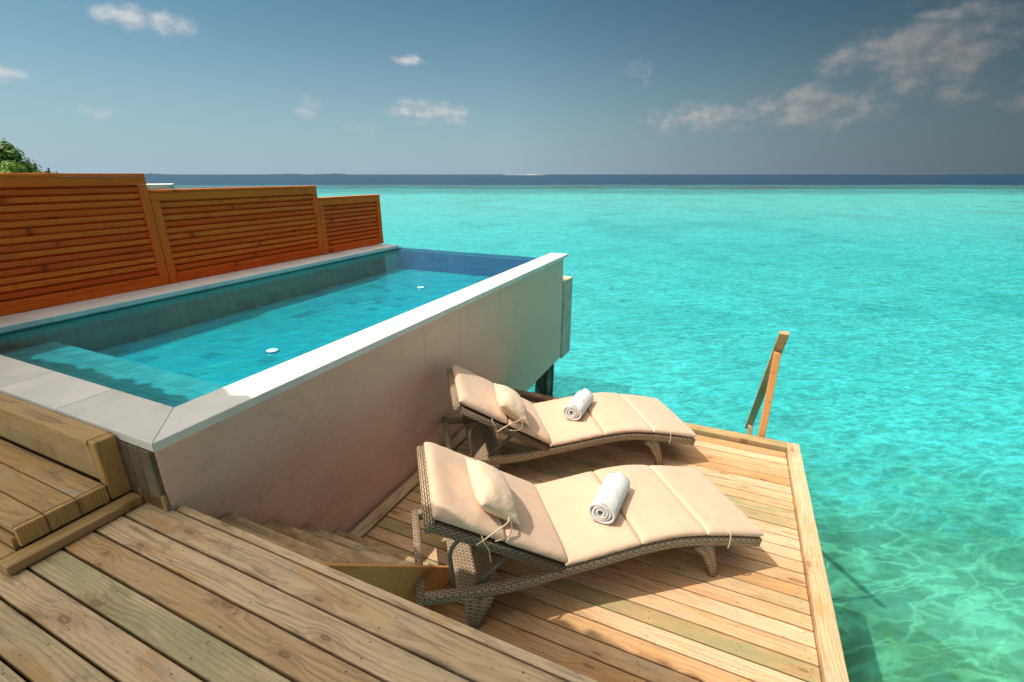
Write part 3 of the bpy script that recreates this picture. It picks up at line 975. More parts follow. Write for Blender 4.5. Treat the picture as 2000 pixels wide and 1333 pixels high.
# coping slabs
T0, T1 = ZC - 0.05, ZC
XO, YO, IO = -2.350, 1.076, 0.012
yy = YI + 0.0
seq = [2.35, 3.6, 4.85, 6.1, 7.315]
prev = None
pprism("coping_slab", [(XO, YO), (XO, 2.349), (XI - IO, 2.349), (XI - IO, YI + IO)], T0, T1, M_STONE)
for a, b_ in zip(seq, seq[1:]):
    pprism("coping_slab", [(XO, a + 0.001), (XO, b_ - 0.001), (XI - IO, b_ - 0.001), (XI - IO, a + 0.001)], T0, T1, M_STONE)
pprism("coping_slab", [(XO - 0.003, YO), (XI - IO - 0.003, YI + IO), (-3.20, YI + IO), (-3.20, YO)][::-1], T0, T1, M_STONE)
xs_ = [-3.202, -3.85, -4.5, -5.15, -5.44]
for a, b_ in zip(xs_, xs_[1:]):
    pprism("coping_slab", [(a - 0.001, YO), (a - 0.001, YI + IO), (b_ + 0.001, YI + IO), (b_ + 0.001, YO)][::-1], T0, T1, M_STONE)
ysl = [YO, 2.0, 3.0, 4.0, 5.0, 6.0, 7.0]
for a, b_ in zip(ysl, ysl[1:]):
    pprism("coping_slab", [(-5.99, a + 0.001), (XL + IO, a + 0.001), (XL + IO, b_ - 0.001), (-5.99, b_ - 0.001)], T0, T1, M_STONE)

# tiles: alike pieces share one mesh; the largest in view are parts, the remainder one part
TS = 0.148


def add_tiles(name, origin, du, dv, nrm, nu, nv, mat, maxn, key, su=TS, sv=TS, skip=None):
    """tile field; returns tile centres sorted by distance to the viewer"""
    o_, du, dv, nrm = Vector(origin), Vector(du), Vector(dv), Vector(nrm)
    M4 = Matrix((du, dv, nrm)).transposed().to_4x4()
    cells = []
    for i in range(nu):
        for j in range(nv):
            c = o_ + du * (su * (i + 0.5)) + dv * (sv * (j + 0.5))
            if skip and skip(c):
                continue
            cells.append(c)
    cells.sort(key=lambda c: (c - Vector((0, 0, 2.6))).length)
    me = box_mesh(su - 0.003, sv - 0.003, 0.010, mat, 0.001)
    for c in cells[:maxn]:
        ob = link(name, me, pool)
        ob.matrix_basis = Matrix.Translation(c - po) @ M4 @ Matrix.Translation((0, 0, random.uniform(-0.0012, 0.0012)))
    rest = cells[maxn:]
    if rest:
        verts, faces, tones = [], [], []
        for c in rest:
            b0 = len(verts)
            hu, hv = du * (su / 2 - 0.0025), dv * (sv / 2 - 0.0025)
            for zz in (-0.005, 0.005):
                for a, b_ in ((-1, -1), (1, -1), (1, 1), (-1, 1)):
                    verts.append(c - po + hu * a + hv * b_ + nrm * zz)
            q = [(b0 + 4, b0 + 5, b0 + 6, b0 + 7)] + [(b0 + k, b0 + (k + 1) % 4, b0 + 4 + (k + 1) % 4, b0 + 4 + k) for k in range(4)]
            faces += q
            tones += [random.random()] * len(q)
        me2 = mesh(name + "s", verts, faces, mat)
        at = me2.attributes.new("tone", 'FLOAT', 'FACE')
        at.data.foreach_set('value', tones)
        tag(link(name + "_field", me2, pool), kind='stuff')


NX = int((XI - XL) / TS)
add_tiles("floor_tile", (XL, 1.967, ZFLOOR - 0.006), (1, 0, 0), (0, 1, 0), (0, 0, 1), 19, 34, M_TILE, 300, 'f')
add_tiles("bench_tile", (XL, YI, ZBENCH - 0.004), (1, 0, 0), (0, 1, 0), (0, 0, 1), 19, 4, M_TILE_BENCH, 80, 'b', sv=0.1545)
add_tiles("bench_front_tile", (XL, 1.971, ZFLOOR), (1, 0, 0), (0, 0, 1), (0, 1, 0), 19, 1, M_TILE, 30, 'bf', sv=0.19)
add_tiles("wall_tile", (XL - 0.005, YI, ZFLOOR), (0, 1, 0), (0, 0, 1), (1, 0, 0), 49, 3, M_TILE_WALL, 160, 'w', su=0.1150, sv=0.115)
add_tiles("end_tile", (XL, 6.979, ZFLOOR), (1, 0, 0), (0, 0, 1), (0, -1, 0), 19, 2, M_TILE_EDGE, 60, 'e', sv=0.165)
add_tiles("edge_tile", (XL, 6.985, ZWAT - 0.012), (1, 0, 0), (0, 1, 0), (0, 0, 1), 8, 1, M_TILE_EDGE, 20, 'r', su=0.348, sv=0.165)


def lamp(x, y, z, rot=(0, 0, 0)):
    bm = bmesh.new()
    bmesh.ops.create_cone(bm, cap_ends=True, segments=28, radius1=0.062, radius2=0.056, depth=0.012)
    o1 = link("underwater_light", bm_mesh("lamp_rim", bm, M_LAMPRIM), pool, (x - po[0], y - po[1], z - po[2]), rot)
    bm = bmesh.new()
    bmesh.ops.create_uvsphere(bm, u_segments=24, v_segments=10, radius=0.052)
    bmesh.ops.scale(bm, vec=(1, 1, 0.14), verts=bm.verts)
    link("lens", bm_mesh("lamp_lens", bm, M_LAMP, True), o1, (0, 0, 0.006))


lamp(-3.88, 2.95, ZFLOOR + 0.008)
lamp(-4.15, 5.80, ZFLOOR + 0.008)

# the pool's water: top at the infinity edge
pw = mesh("pool_water", [(XL - 0.02, YI - 0.02, ZWAT), (XI + 0.02, YI - 0.02, ZWAT), (XI + 0.02, YE + 0.002, ZWAT), (XL - 0.02, YE + 0.002, ZWAT)], [(0, 1, 2, 3)], M_POOLWATER)
tag(link("pool_water", pw), "still clear water filling the plunge pool", None, None, 'structure')

# support pile
bm = bmesh.new()
bmesh.ops.create_cone(bm, cap_ends=True, segments=32, radius1=0.165, radius2=0.155, depth=3.0)
bmesh.ops.subdivide_edges(bm, edges=[e for e in bm.edges if abs(e.verts[0].co.z - e.verts[1].co.z) > 1], cuts=20)
for vtx in bm.verts:
    vtx.co.x += 0.012 * mnoise.noise(vtx.co * 2.2)
    vtx.co.y += 0.012 * mnoise.noise(vtx.co * 2.2 + Vector((9, 0, 0)))
pile = link("support_pile", bm_mesh("support_pile", bm, M_PILE, True), None, (-2.58, 6.98, ZB - 0.002 - 1.5))
tag(pile, "round weed-stained pile standing in the sea under the pool's far corner", "pile")
for x, y in ((-5.6, 6.9), (-5.6, 1.8)):
    o_ = pile.copy()
    C.objects.link(o_)
    o_.location = (x, y, pile.location.z)
    o_['label'] = "round pile hidden under the fence side of the pool, " + ("seaward end" if y > 4 else "landward end")
    o_['group'] = "piles under the far side of the pool"

# ------------------------------------------------------------------ fence: three stepped privacy panels
XF = -5.872
labels = ["tallest slatted privacy panel, varnished orange red, at the left edge beside the pool",
          "middle-height slatted privacy panel, varnished orange red, between the taller and the smaller one",
          "lowest slatted privacy panel, varnished orange red, nearest the sea end of the pool"]
for idx, (y0, y1, zt) in enumerate([(-0.60, 3.285, 2.610), (3.292, 5.655, 2.440), (5.662, 7.095, 2.262)]):
    pan = tag(empty("privacy_panel", (XF, (y0 + y1) / 2, 1.43)), labels[idx], "fence panel", "stepped privacy panels beside the pool")
    zb = ZC + 0.002
    fw = 0.085
    child_plank("stile", (XF - 0.045, y0, zb), (XF + 0.045, y0 + fw, zt - fw - 0.031), M_FENCE_FRAME, pan, along='z', b=0.004)
    child_plank("stile", (XF - 0.045, y1 - fw, zb), (XF + 0.045, y1, zt - fw - 0.031), M_FENCE_FRAME, pan, along='z', b=0.004)
    child_plank("top_rail", (XF - 0.045, y0, zt - fw - 0.029), (XF + 0.045, y1, zt - 0.030), M_FENCE_FRAME, pan, along='y', b=0.004)
    child_plank("cap_rail", (XF - 0.052, y0 - 0.0, zt - 0.028), (XF + 0.052, y1 + 0.0, zt), M_FENCE_FRAME, pan, along='y', b=0.004)
    child_plank("bottom_rail", (XF - 0.04, y0 + fw + 0.002, zb), (XF + 0.04, y1 - fw - 0.002, zb + 0.06), M_FENCE, pan, along='y', b=0.004)
    z = zb + 0.066
    pitch = 0.0665
    top = zt - fw - 0.033
    n = int((top - z) / pitch)
    pitch = (top - z) / n
    child_plank("back_slat", (XF - 0.039, y0 + fw + 0.002, zb + 0.061), (XF - 0.021, y1 - fw - 0.002, zb + 0.066 + pitch * 0.5 + 0.002), M_FENCE, pan, along='y', b=0.002)
    for k in range(n):
        for nm, xc, off in (("slat", XF + 0.016, 0.0), ("back_slat", XF - 0.030, pitch * 0.5)):
            if off and k == n - 1:
                off = pitch * 0.30
            o_ = child_plank(nm, (xc - 0.009, y0 + fw + 0.002, z + k * pitch + off + (0.005 if k else -0.0045)), (xc + 0.009, y1 - fw - 0.002, z + k * pitch + off + pitch - (0.019 if not off else -0.001)), M_FENCE, pan, along='y', b=0.003)
            o_.rotation_euler = (R(random.uniform(-1, 1)) + R(6 if not off else 0), 0, R(90))

# ------------------------------------------------------------------ sun loungers
RAIL = [(-2.268, 0.288), (-2.0, 0.268), (-1.70, 0.258), (-1.40, 0.300), (-1.19, 0.322), (-1.0, 0.345), (-0.83, 0.362), (-0.65, 0.365), (-0.5, 0.345), (-0.25, 0.295), (0.0, 0.232)]
HH = 0.032                                   # half height of the rail
LW = 0.80


def rail_z(s):
    for (a, za), (b_, zb_) in zip(RAIL, RAIL[1:]):
        if a <= s <= b_:
            u = (s - a) / (b_ - a)
            return za + (zb_ - za) * u
    return RAIL[-1][1]


def smooth_path(pts, sub=2):
    pts = [Vector(p) for p in pts]
    for _ in range(sub):
        q = [pts[0]]
        for a, b_ in zip(pts, pts[1:]):
            q += [a.lerp(b_, 0.25), a.lerp(b_, 0.75)]
        q.append(pts[-1])
        pts = q
    return pts


def puffed(name, path, w0, w1, th, mat, parent, p=9.0, q=2.4, nu=26, nv=30, wr=0.003, seed=0, dent=None):
    """a filled cushion panel lying on a path of (s, z) points between widths w0 and w1"""
    path = [Vector((a, 0, b_)) for a, b_ in path]
    cum = [0.0]
    for a, b_ in zip(path, path[1:]):
        cum.append(cum[-1] + (b_ - a).length)

    def at(u):
        L = u * cum[-1]
        for i in range(len(path) - 1):
            if L <= cum[i + 1] + 1e-9:
                k = (L - cum[i]) / max(1e-9, cum[i + 1] - cum[i])
                d = (path[i + 1] - path[i]).normalized()
                return path[i].lerp(path[i + 1], k), d
        return path[-1], (path[-1] - path[-2]).normalized()

    verts, faces = [], []
    for side in (1, -1):
        for i in range(nu + 1):
            a = math.sin(math.pi / 2 * (2 * i / nu - 1))
            c, d = at((a + 1) / 2)
            nrm = Vector((-d.z, 0, d.x))
            if nrm.z < 0:
                nrm = -nrm
            for j in range(nv + 1):
                b_ = math.sin(math.pi / 2 * (2 * j / nv - 1))
                h = max(0.0, (1 - abs(a) ** p) * (1 - abs(b_) ** p)) ** (1 / q)
                wv = wr * mnoise.noise(Vector((a * 2.5 + seed, b_ * 3.0, seed * 1.7)))
                wr_e = wr * 1.6 * mnoise.noise(Vector((a * 9 + seed * 3, b_ * 11, side * 2.0))) * (1 - h * 0.8)
                off = (0.38 + 0.62 * h) * th + (wv + wr_e) * (0.4 + 0.6 * h) if side > 0 else (0.38 - 0.38 * h) * th
                if dent and side > 0:
                    off += dent(a, b_) * h
                pt = c + nrm * off
                verts.append((pt.x, w0 + (w1 - w0) * (b_ + 1) / 2, pt.z))
    N = (nu + 1) * (nv + 1)
    for side in (0, 1):
        for i in range(nu):
            for j in range(nv):
                a0 = side * N + i * (nv + 1) + j
                f_ = (a0, a0 + 1, a0 + nv + 2, a0 + nv + 1)
                faces.append(f_ if side else f_[::-1])
    me = mesh(name, verts, faces, mat, smooth=True)
    bm = bmesh.new()
    bm.from_mesh(me)
    bmesh.ops.remove_doubles(bm, verts=bm.verts, dist=0.0004)
    bmesh.ops.recalc_face_normals(bm, faces=bm.faces)
    bm.to_mesh(me)
    bm.free()
    me.polygons.foreach_set('use_smooth', [True] * len(me.polygons))
    return link(name, me, parent)


def panel_mesh(name, path, w0, w1, th, mat, parent):
    """thin woven sheet with uv in metres"""
    verts, faces, uvs = [], [], []
    L = 0.0
    Ls = []
    for i, (s, z) in enumerate(path):
        if i:
            L += math.hypot(s - path[i - 1][0], z - path[i - 1][1])
        Ls.append(L)
        for zz in (0, -th):
            verts += [(s, w0, z + zz), (s, w1, z + zz)]
    W = w1 - w0
    for i in range(len(path) - 1):
        a = i * 4
        b_ = a + 4
        for q, uvq in (((a, b_, b_ + 1, a + 1), ((Ls[i], 0), (Ls[i + 1], 0), (Ls[i + 1], W), (Ls[i], W))),
                       ((a + 2, a + 3, b_ + 3, b_ + 2), ((Ls[i], 0), (Ls[i], W), (Ls[i + 1], W), (Ls[i + 1], 0))),
                       ((a, a + 2, b_ + 2, b_), ((Ls[i], 0), (Ls[i], th), (Ls[i + 1], th), (Ls[i + 1], 0))),
                       ((a + 1, b_ + 1, b_ + 3, a + 3), ((Ls[i], 0), (Ls[i + 1], 0), (Ls[i + 1], th), (Ls[i], th)))):
            faces.append(q)
            uvs.append(uvq)
    e = (len(path) - 1) * 4
    faces += [(0, 1, 3, 2), (e, e + 2, e + 3, e + 1)]
    uvs += [((0, 0), (W, 0), (W, th), (0, th)), ((0, 0), (0, th), (W, th), (W, 0))]
    return link(name, mesh(name, verts, faces, mat, uvs), parent)


BACK0, BACK1 = Vector((-1.42, 0, 0.325)), Vector((-2.195, 0, 0.80))      # hinge and head end of the backrest frame (centre line)
BD = (BACK1 - BACK0).normalized()
BN = Vector((-BD.z, 0, BD.x))
BN = BN if BN.z > 0 else -BN


def make_lounger():
    root = empty("sun_lounger")
    # side rails, bar at the head, bar at the foot
    for wy in (0.03, LW - 0.03):
        pts = smooth_path([(s, wy, z) for s, z in RAIL], 1)
        sweep("side_rail", pts, 0.027, HH, M_RATTAN, root)
    sweep("head_bar", [(-2.268, 0.0, 0.288), (-2.268, LW * 0.5, 0.288), (-2.268, LW, 0.288)], 0.026, HH, M_RATTAN, root, wrap=True)
    sweep("foot_bar", [(-0.030, 0.064, 0.238), (-0.030, LW / 2, 0.238), (-0.030, LW - 0.064, 0.238)], 0.028, HH * 0.9, M_RATTAN, root)
    panel_mesh("seat_weave", [(s, rail_z(s) + 0.022) for s in [-1.40 + 0.1 * k for k in range(14)] + [-0.062]], 0.062, LW - 0.062, 0.016, M_RATTAN, root)
    # backrest: two woven rails, a head rail, a woven panel
    for wy in (0.026, LW - 0.026):
        sweep("back_rail", [BACK0 + Vector((0, wy, 0)), BACK0.lerp(BACK1, .5) + Vector((0, wy, 0)), BACK1 + Vector((0, wy, 0))], 0.026, 0.027, M_RATTAN_DK, root)
    sweep("back_head_rail", [BACK1 + Vector((0, 0.0, 0)) - BD * 0.0, BACK1 + Vector((0, LW / 2, 0)), BACK1 + Vector((0, LW, 0))], 0.030, 0.032, M_RATTAN, root)
    b0, b1 = BACK0 + BD * 0.04 + BN * 0.012, BACK1 - BD * 0.035 + BN * 0.012
    panel_mesh("back_weave", [(b0.lerp(b1, k / 8).x, b0.lerp(b1, k / 8).z) for k in range(9)], 0.054, LW - 0.054, 0.016, M_RATTAN_DK, root)
    # tapering legs at the foot end
    for wy in (0.045, LW - 0.045):
        sweep("foot_leg", [(-0.318, wy, 0.0), (-0.335, wy, 0.10), (-0.385, wy, 0.22), (-0.44, wy, rail_z(-0.44) - HH * 0.8)], [0.030, 0.030, 0.030, 0.030], [0.026, 0.032, 0.046, 0.070], M_RATTAN, root,
              up=Vector((1, 0, 0)), wrap=True)
    # woven trestle at the head end: two flaring legs and the broad band between them
    for wy in (0.028, LW - 0.028):
        sweep("head_leg", [(-1.972, wy, 0.0), (-1.965, wy, 0.08), (-1.95, wy, 0.16), (-1.935, wy, rail_z(-1.94) - HH * 0.7)], 0.028, [0.034, 0.052, 0.078, 0.098], M_RATTAN, root, up=Vector((1, 0, 0)), wrap=True)
    panel_mesh("trestle_band", [(-2.075, 0.225), (-2.03, 0.262), (-1.94, 0.272), (-1.85, 0.255), (-1.80, 0.212)], 0.06, LW - 0.06, 0.02, M_RATTAN, root)
    # bent tube bracket and the two struts that hold the backrest
    tube("support_tube", [(-2.075, 0.085, 0.26), (-2.085, 0.085, 0.44), (-2.09, 0.095, 0.525), (-2.05, 0.115, 0.575), (-1.985, 0.13, 0.60), (-1.985, LW - 0.13, 0.60), (-2.05, LW - 0.115, 0.575), (-2.09, LW - 0.095, 0.525), (-2.085, LW - 0.085, 0.44), (-2.075, LW - 0.085, 0.26)], 0.0135, M_TUBE, root, sub=2)
    for wy in (0.075, LW - 0.075):
        tube("strut", [(-1.965, wy, 0.255), (-1.72, wy, 0.468)], 0.0125, M_TUBE, root, sub=0)
    # cushion: two back panels and three seat panels, sewn together at flat seams
    base = 0.004
    bp0, bp1 = BACK0 + BN * 0.034, BACK1 + BN * 0.036
    mid = bp0.lerp(bp1, 0.50)
    puffed("cushion_panel", [(bp0.x, bp0.z), (mid.x, mid.z)], 0.012, LW - 0.012, 0.062, M_CUSHION, root, seed=1.3, p=14)
    puffed("cushion_panel", [(mid.x + BD.x * 0.004, mid.z + BD.z * 0.004), (bp1.x + BD.x * 0.012, bp1.z + BD.z * 0.012)], 0.012, LW - 0.012, 0.072, M_CUSHION, root, seed=2.1, p=12, wr=0.005)
    for k, (sa, sb) in enumerate(((-1.402, -0.902), (-0.898, -0.442), (-0.438, 0.012))):
        pts = [(sa + (sb - sa) * i / 8, rail_z(min(0.0, sa + (sb - sa) * i / 8)) + HH + base) for i in range(9)]
        puffed("cushion_panel", pts, 0.006, LW - 0.006, 0.056, M_CUSHION, root, seed=3.7 + k, p=16, wr=0.002)
    # cords that tie the cushion to the rails
    tz = rail_z(-0.26)
    tube("tie", [(-0.262, 0.02, tz + 0.085), (-0.262, -0.006, tz + 0.068), (-0.262, -0.009, tz), (-0.262, 0.0, tz - 0.046)], 0.0045, M_TIE, root)
    q0 = bp0.lerp(bp1, 0.66)
    q1 = BACK0.lerp(BACK1, 0.62)
    tube("tie", [(q0.x, 0.02, q0.z + 0.02), (q0.x + 0.01, -0.006, q0.z - 0.02), (q1.x + 0.02, -0.010, q1.z - 0.01), (q1.x + 0.03, 0.006, q1.z - 0.045), (q1.x + 0.04, 0.02, q1.z - 0.14)], 0.004, M_TIE, root)
    return root


def copy_tree(o, parent=None):
    c = o.copy()
    C.objects.link(c)
    if parent is not None:
        c.parent = parent
    for ch in list(o.children):
        copy_tree(ch, c)
    return c


A1, A2 = R(38.0), R(35.6)
P1, P2 = Vector((0.462, 3.064, 0.0015)), Vector((-0.056, 4.243, 0.0015))
l1 = make_lounger()
l1.location, l1.rotation_euler = P1, (0, 0, A1)
tag(l1, "brown rattan sun lounger with beige cushion, the nearer to the viewer", "sun lounger", "rattan sun loungers on the lower deck")
l2 = copy_tree(l1)
l2.location, l2.rotation_euler = P2, (0, 0, A2)
l2['label'] = "brown rattan sun lounger with beige cushion standing farther away, against the pink pool wall"


def make_pillow():
    root = empty("pillow")
    L, Wd, th = 0.49, 0.31, 0.175
    verts, faces = [], []
    nu, nv = 34, 24
    for side in (1, -1):
        for i in range(nu + 1):
            a = math.sin(math.pi / 2 * (2 * i / nu - 1))
            for j in range(nv + 1):
                b_ = math.sin(math.pi / 2 * (2 * j / nv - 1))
                h = (max(0.0, 1 - abs(a) ** 2.6) ** 0.62) * (max(0.0, 1 - abs(b_) ** 2.4) ** 0.62)
                pinch = 1 - 0.07 * (1 - abs(b_) ** 2) * abs(a) ** 3 if True else 1
                pinch2 = 1 - 0.09 * (1 - abs(a) ** 2) * abs(b_) ** 3
                crease = 0.007 * mnoise.noise(Vector((a * 7, b_ * 4, side * 3.0))) * (1 - h) + 0.004 * mnoise.noise(Vector((a * 3, b_ * 3, side * 9.0)))
                verts.append((b_ * Wd / 2 * pinch2, a * L / 2 * pinch, side * th / 2 * h + crease * (1 if h > 0.02 else 0)))
    N = (nu + 1) * (nv + 1)
    for side in (0, 1):
        for i in range(nu):
            for j in range(nv):
                a0 = side * N + i * (nv + 1) + j
                f_ = (a0, a0 + 1, a0 + nv + 2, a0 + nv + 1)
                faces.append(f_ if not side else f_[::-1])
    me = mesh("pillow_body", verts, faces, M_PILLOW, smooth=True)
    bm = bmesh.new()
    bm.from_mesh(me)
    bmesh.ops.remove_doubles(bm, verts=bm.verts, dist=0.0005)
    bmesh.ops.recalc_face_normals(bm, faces=bm.faces)
    bm.to_mesh(me)
    bm.free()
    me.polygons.foreach_set('use_smooth', [True] * len(me.polygons))
    link("pillow_body", me, root)
    # two cords from the near end down to the lounger's rail
    tube("tie", [(0.06, -0.235, 0.0), (0.04, -0.285, -0.005), (-0.02, -0.325, -0.055), (-0.06, -0.345, -0.12), (-0.075, -0.340, -0.175)], 0.0045, M_TIE, root)
    tube("tie", [(0.055, -0.235, 0.004), (0.09, -0.28, -0.02), (0.085, -0.315, -0.07), (0.0, -0.350, -0.10)], 0.004, M_TIE, root)
    return root


def make_towel():
    root_pts = []
    turns, r0, r1 = 3.4, 0.010, 0.080
    n = 150
    layer = (r1 - r0) / turns
    th = layer * 0.80
    inner, outer = [], []
    for i in range(n + 1):
        u = i / n
        a = u * turns * 2 * math.pi
        r = r0 + (r1 - r0) * u
        wob = 1 + 0.03 * math.sin(a * 0.63 + 2.0) + 0.065 * math.sin(a * 2.3 + 1.0) + 0.03 * math.sin(a * 0.9)
        ca, sa = math.cos(a - 0.9), math.sin(a - 0.9)
        inner.append((r * wob * ca, r * wob * sa * 0.93))
        outer.append(((r * wob + th) * ca, (r * wob + th) * sa * 0.93))
    L = 0.385
    ns = 20
    verts, faces = [], []
    loop = outer + inner[::-1]
    m = len(loop)
    for k in range(ns + 1):
        v_ = k / ns
        y = -L / 2 + L * v_
        for idx, (x, z) in enumerate(loop):
            e = 0.006 * mnoise.noise(Vector((idx * 0.05, 2.0, 0.0))) if k in (0, ns) else 0.0
            jit = 0.0022 * mnoise.noise(Vector((x * 60, y * 40, z * 60)))
            verts.append((x * (1 + jit * 8), y + e, z * (1 + jit * 8)))
    for k in range(ns):
        for i in range(m):
            a0, a1 = k * m + i, k * m + (i + 1) % m
            faces.append((a0, a1, a1 + m, a0 + m))
    for i in range(n):                       # ribbon at each end
        for k, flip in ((0, False), (ns, True)):
            q = (k * m + i, k * m + i + 1, k * m + (m - 2 - i), k * m + (m - 1 - i))
            faces.append(q[::-1] if flip else q)
    me = mesh("rolled_towel", verts, faces, M_TOWEL, smooth=True)
    bm = bmesh.new()
    bm.from_mesh(me)
    bmesh.ops.recalc_face_normals(bm, faces=bm.faces)
    bm.to_mesh(me)
    bm.free()
    return me


def lounger_matrix(P, A):
    return Matrix.Translation(P) @ Matrix.Rotation(A, 4, 'Z')


# pillows lean on the backrest panels, across the seam between them
def place_pillow(root, P, A, s, wc, yaw=0.0, tilt=0.0, lift=0.165):
    c = BACK0.lerp(BACK1, s) + BN * lift
    X = -BD                                   # down the backrest
    Y = Vector((0, 1, 0))
    Z = X.cross(Y)
    Mloc = Matrix((X, Y, Z)).transposed().to_4x4()
    M = lounger_matrix(P, A) @ Matrix.Translation((c.x, wc, c.z)) @ Mloc @ Matrix.Rotation(yaw, 4, 'Z') @ Matrix.Rotation(tilt, 4, 'Y')
    root.matrix_basis = M


pil1 = make_pillow()
place_pillow(pil1, P1, A1, 0.59, 0.33, R(3), R(8))
tag(pil1, "plump cream headrest pillow tied across the backrest of the nearer lounger", "pillow", "headrest pillows on the loungers")
pil2 = copy_tree(pil1)
place_pillow(pil2, P2, A2, 0.48, 0.24, R(-2), R(8))
pil2['label'] = "plump cream headrest pillow tied across the backrest of the lounger by the pool wall"

tw = make_towel()
t1 = link("rolled_towel", tw)


def place_towel(o, P, A, s, wc, yaw):
    z = rail_z(s) + HH + 0.004 + 0.055 + 0.075
    o.matrix_basis = lounger_matrix(P, A) @ Matrix.Translation((s, wc, z)) @ Matrix.Rotation(yaw, 4, 'Z')


place_towel(t1, P1, A1, -0.965, 0.365, R(-41))
tag(t1, "rolled white terry towel lying on the seat cushion of the nearer lounger", "towel", "rolled white towels on the loungers")
t2 = t1.copy()
C.objects.link(t2)
place_towel(t2, P2, A2, -1.005, 0.44, R(-37))
t2['label'] = "rolled white terry towel lying on the seat cushion of the lounger by the pool wall"

# ------------------------------------------------------------------ sea ladder with its handrail, beyond the far rim
lad = tag(empty("ladder_handrail", (0.56, 5.05, 0.0)), "pale timber handrail on two posts leading down to the sea beyond the deck corner", "handrail")
lo_ = Vector(lad.location)


def bar(name, a, b_, wdt, hgt, mat, root, roll=0.0):
    a, b_ = Vector(a), Vector(b_)
    d = b_ - a
    X = d.normalized()
    Y = Vector((0, 0, 1)).cross(X)
    Y = Y.normalized() if Y.length > 1e-3 else Vector((0, 1, 0))
    Z = X.cross(Y)
    M = Matrix((X, Y, Z)).transposed().to_4x4() @ Matrix.Rotation(roll, 4, 'X')
    o = link(name, box_mesh(d.length, wdt, hgt, mat, 0.004), root)
    o.matrix_basis = Matrix.Translation((a + b_) / 2 - root.location) @ M
    return o


bar("post", (0.558, 5.045, -0.55), (0.558, 5.045, 0.955), 0.055, 0.062, M_FRESH, lad)
bar("post", (0.578, 6.55, -2.7), (0.578, 6.55, -0.62), 0.055, 0.062, M_DECK_UP, lad)
bar("handrail", (0.562, 4.86, 1.215), (0.570, 6.80, -0.785), 0.082, 0.040, M_STEP, lad)

# ------------------------------------------------------------------ terrace roof overhead (out of frame): its thatched eave shades the upper deck
roof = tag(empty("terrace_roof", (-4.0, -2.3, ZU)), "thatched terrace roof on posts behind the viewer, shading the upper deck", "roof")
ro = Vector(roof.location)
rr_ = random.Random(11)
verts, faces = [], []
x, pts = -9.5, []
while x < 1.4:
    pts.append((x, 0.712 + rr_.uniform(-0.05, 0.03) + 0.03 * math.sin(x * 2.1), 4.2 + rr_.uniform(-0.03, 0.03)))
    x += rr_.uniform(0.03, 0.09)
for (px_, py_, pz_) in pts:
    verts += [(px_ - ro[0], py_ - ro[1], pz_ - ro[2]), (px_ - ro[0], py_ - 0.12 - ro[1], pz_ + 0.22 - ro[2]), (px_ - ro[0], -1.55 - ro[1], 5.5 - ro[2]), (px_ - ro[0], -1.6 - ro[1], 5.25 - ro[2])]
for i in range(len(pts) - 1):
    for k in range(4):
        a, b_ = i * 4 + k, i * 4 + (k + 1) % 4
        faces.append((a, b_, b_ + 4, a + 4))
faces += [(0, 3, 2, 1), tuple((len(pts) - 1) * 4 + k for k in range(4))]
link("thatch", mesh("thatch", verts, faces, M_THATCH), roof)
for x in (-9.0, -5.0, -1.0, 1.2):
    bar("rafter", (x, -1.58, 5.18), (x, 0.45, 4.20), 0.08, 0.10, M_DARKWOOD, roof)
for x in (-9.0, -5.0, -1.0, 1.2):
    bar("post", (x, -1.55, -3.0 if x < -6 or x > 0.9 else ZU), (x, -1.55, 5.14), 0.14, 0.14, M_DARKWOOD, roof)

# ------------------------------------------------------------------ islet with trees beyond the fence, neighbouring pool terrace
bm = bmesh.new()
bmesh.ops.create_uvsphere(bm, u_segments=40, v_segments=16, radius=1.0)
bmesh.ops.scale(bm, vec=(16, 12, 1.2), verts=bm.verts)
islet = link("islet", bm_mesh("islet", bm, M_SANDBANK, True), None, (-50, 18.0, -1.55))
tag(islet, "sandy islet beyond the fence where the trees grow", None, None, 'structure')


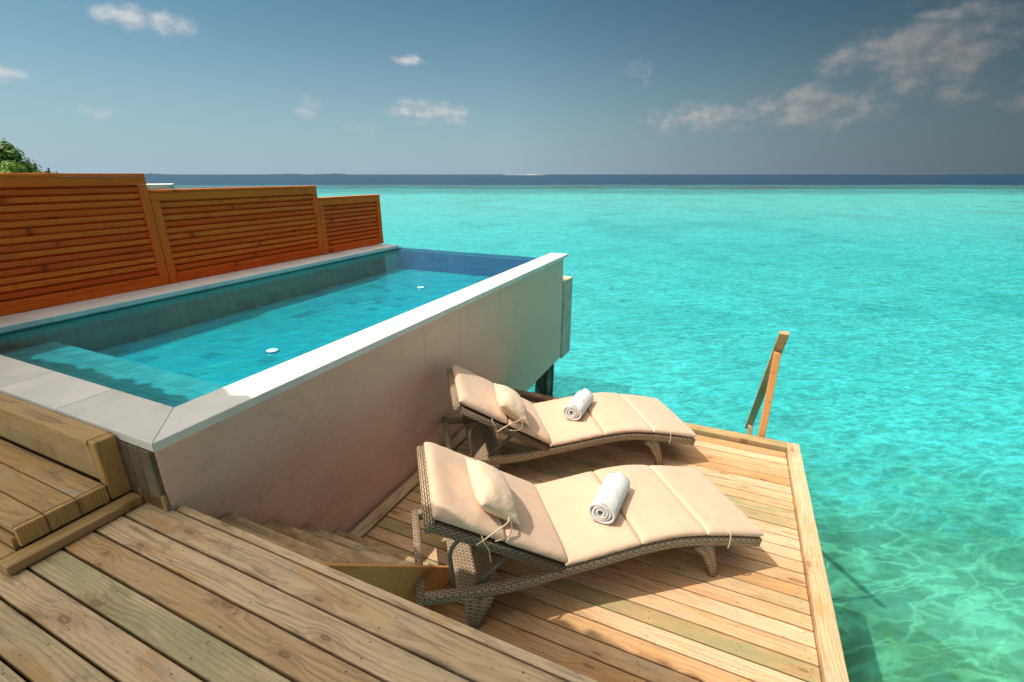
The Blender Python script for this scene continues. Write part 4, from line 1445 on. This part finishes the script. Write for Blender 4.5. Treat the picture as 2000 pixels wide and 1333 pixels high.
def make_tree(name, loc, height, crown, n_leaf, leaf, mat, label, cat, seed, twig=False, group=None):
    rnd = random.Random(seed)
    root = empty(name, loc)
    tag(root, label, cat, group)
    th = height
    tube("trunk", [(0, 0, 0), (0.15, 0.05, th * 0.3), (0.05, -0.1, th * 0.6), (0.1, 0.0, th * 0.85)], 0.11 if not twig else 0.05, M_BARK, root)
    clumps = []
    for k in range(15):
        a, e = rnd.uniform(0, 6.28), rnd.uniform(-0.2, 1.3)
        r = crown * rnd.uniform(0.45, 0.95)
        c = Vector((r * math.cos(a) * math.cos(e), r * math.sin(a) * math.cos(e), th * 0.72 + r * math.sin(e) * 0.75))
        clumps.append((c, crown * rnd.uniform(0.22, 0.42)))
        if k % 2 == 0:
            tube("branch", [(0.08, 0, th * 0.55), (c.x * 0.5, c.y * 0.5, (th * 0.6 + c.z) / 2), tuple(c)], 0.035, M_BARK, root, n=5)
    verts, faces = [], []
    for i in range(n_leaf):
        c, r = clumps[i % len(clumps)]
        d = Vector((rnd.gauss(0, 1), rnd.gauss(0, 1), rnd.gauss(0, 0.8)))
        d = d.normalized() * r * rnd.uniform(0.4, 1.15)
        p = c + d
        nrm = (d.normalized() + Vector((rnd.uniform(-.7, .7), rnd.uniform(-.7, .7), rnd.uniform(0, 1)))).normalized()
        t_ = nrm.cross(Vector((rnd.uniform(-1, 1), rnd.uniform(-1, 1), rnd.uniform(-1, 1)))).normalized()
        b2 = nrm.cross(t_)
        L = leaf * rnd.uniform(0.6, 1.3)
        k0 = len(verts)
        verts += [p - t_ * L, p + b2 * L * 0.45, p + t_ * L, p - b2 * L * 0.45]
        faces.append((k0, k0 + 1, k0 + 2, k0 + 3))
    link("crown", mesh("crown", verts, faces, mat), root)
    return root


make_tree("broadleaf_tree", (-37.7, 13.5, -0.75), 5.35, 1.55, 3600, 0.13, M_LEAF_DK, "dark green broadleaf tree rising above the tallest fence panel at the left edge", "tree", 21)
make_tree("shrub", (-36.5, 13.9, -0.62), 4.30, 0.95, 2400, 0.085, M_LEAF_LT, "yellow-green leafy bush at the left edge, in front of the dark tree", "shrub", 22, True)
make_tree("shrub", (-36.9, 14.9, -0.62), 4.22, 0.78, 1900, 0.085, M_LEAF_LT, "bright green low bush peeping over the fence right of the tree", "shrub", 23, True)
make_tree("shrub", (-36.8, 15.6, -0.62), 4.22, 0.48, 220, 0.08, M_LEAF_DK, "small dark sprig of leaves, the rightmost foliage above the fence", "shrub", 24, True)

nb = tag(empty("neighbour_terrace", (-75, 44, -1.2)), "pale terrace of the next villa showing over the middle fence panel", "terrace", None)
no = Vector(nb.location)
ax = R(55.0)
nb.rotation_euler = (0, 0, ax)
box("terrace_wall", (-6.0, -3.0, -1.4), (1.5, 3.0, 2.42), M_SLATE, nb, 0.02)
box("terrace_cap", (-6.1, -3.1, 2.422), (1.58, 3.1, 2.52), M_WHITEWALL, nb, 0.03)
box("parapet", (-7.5, -3.6, 0.0), (1.15, -3.15, 1.82), M_WHITEWALL, nb, 0.02)
mk = tag(empty("marker_pole", (-98.0, 79.0, -3.0)), "thin dark marker pole in the lagoon above the middle fence panel", "pole")
tube("pole", [(0, 0, 0), (0, 0, 3.4)], 0.06, M_DARKWOOD, mk, sub=0)
tube("pole_cap", [(0, 0, 3.4), (0, 0, 3.55)], 0.11, M_DARKWOOD, mk, sub=0)
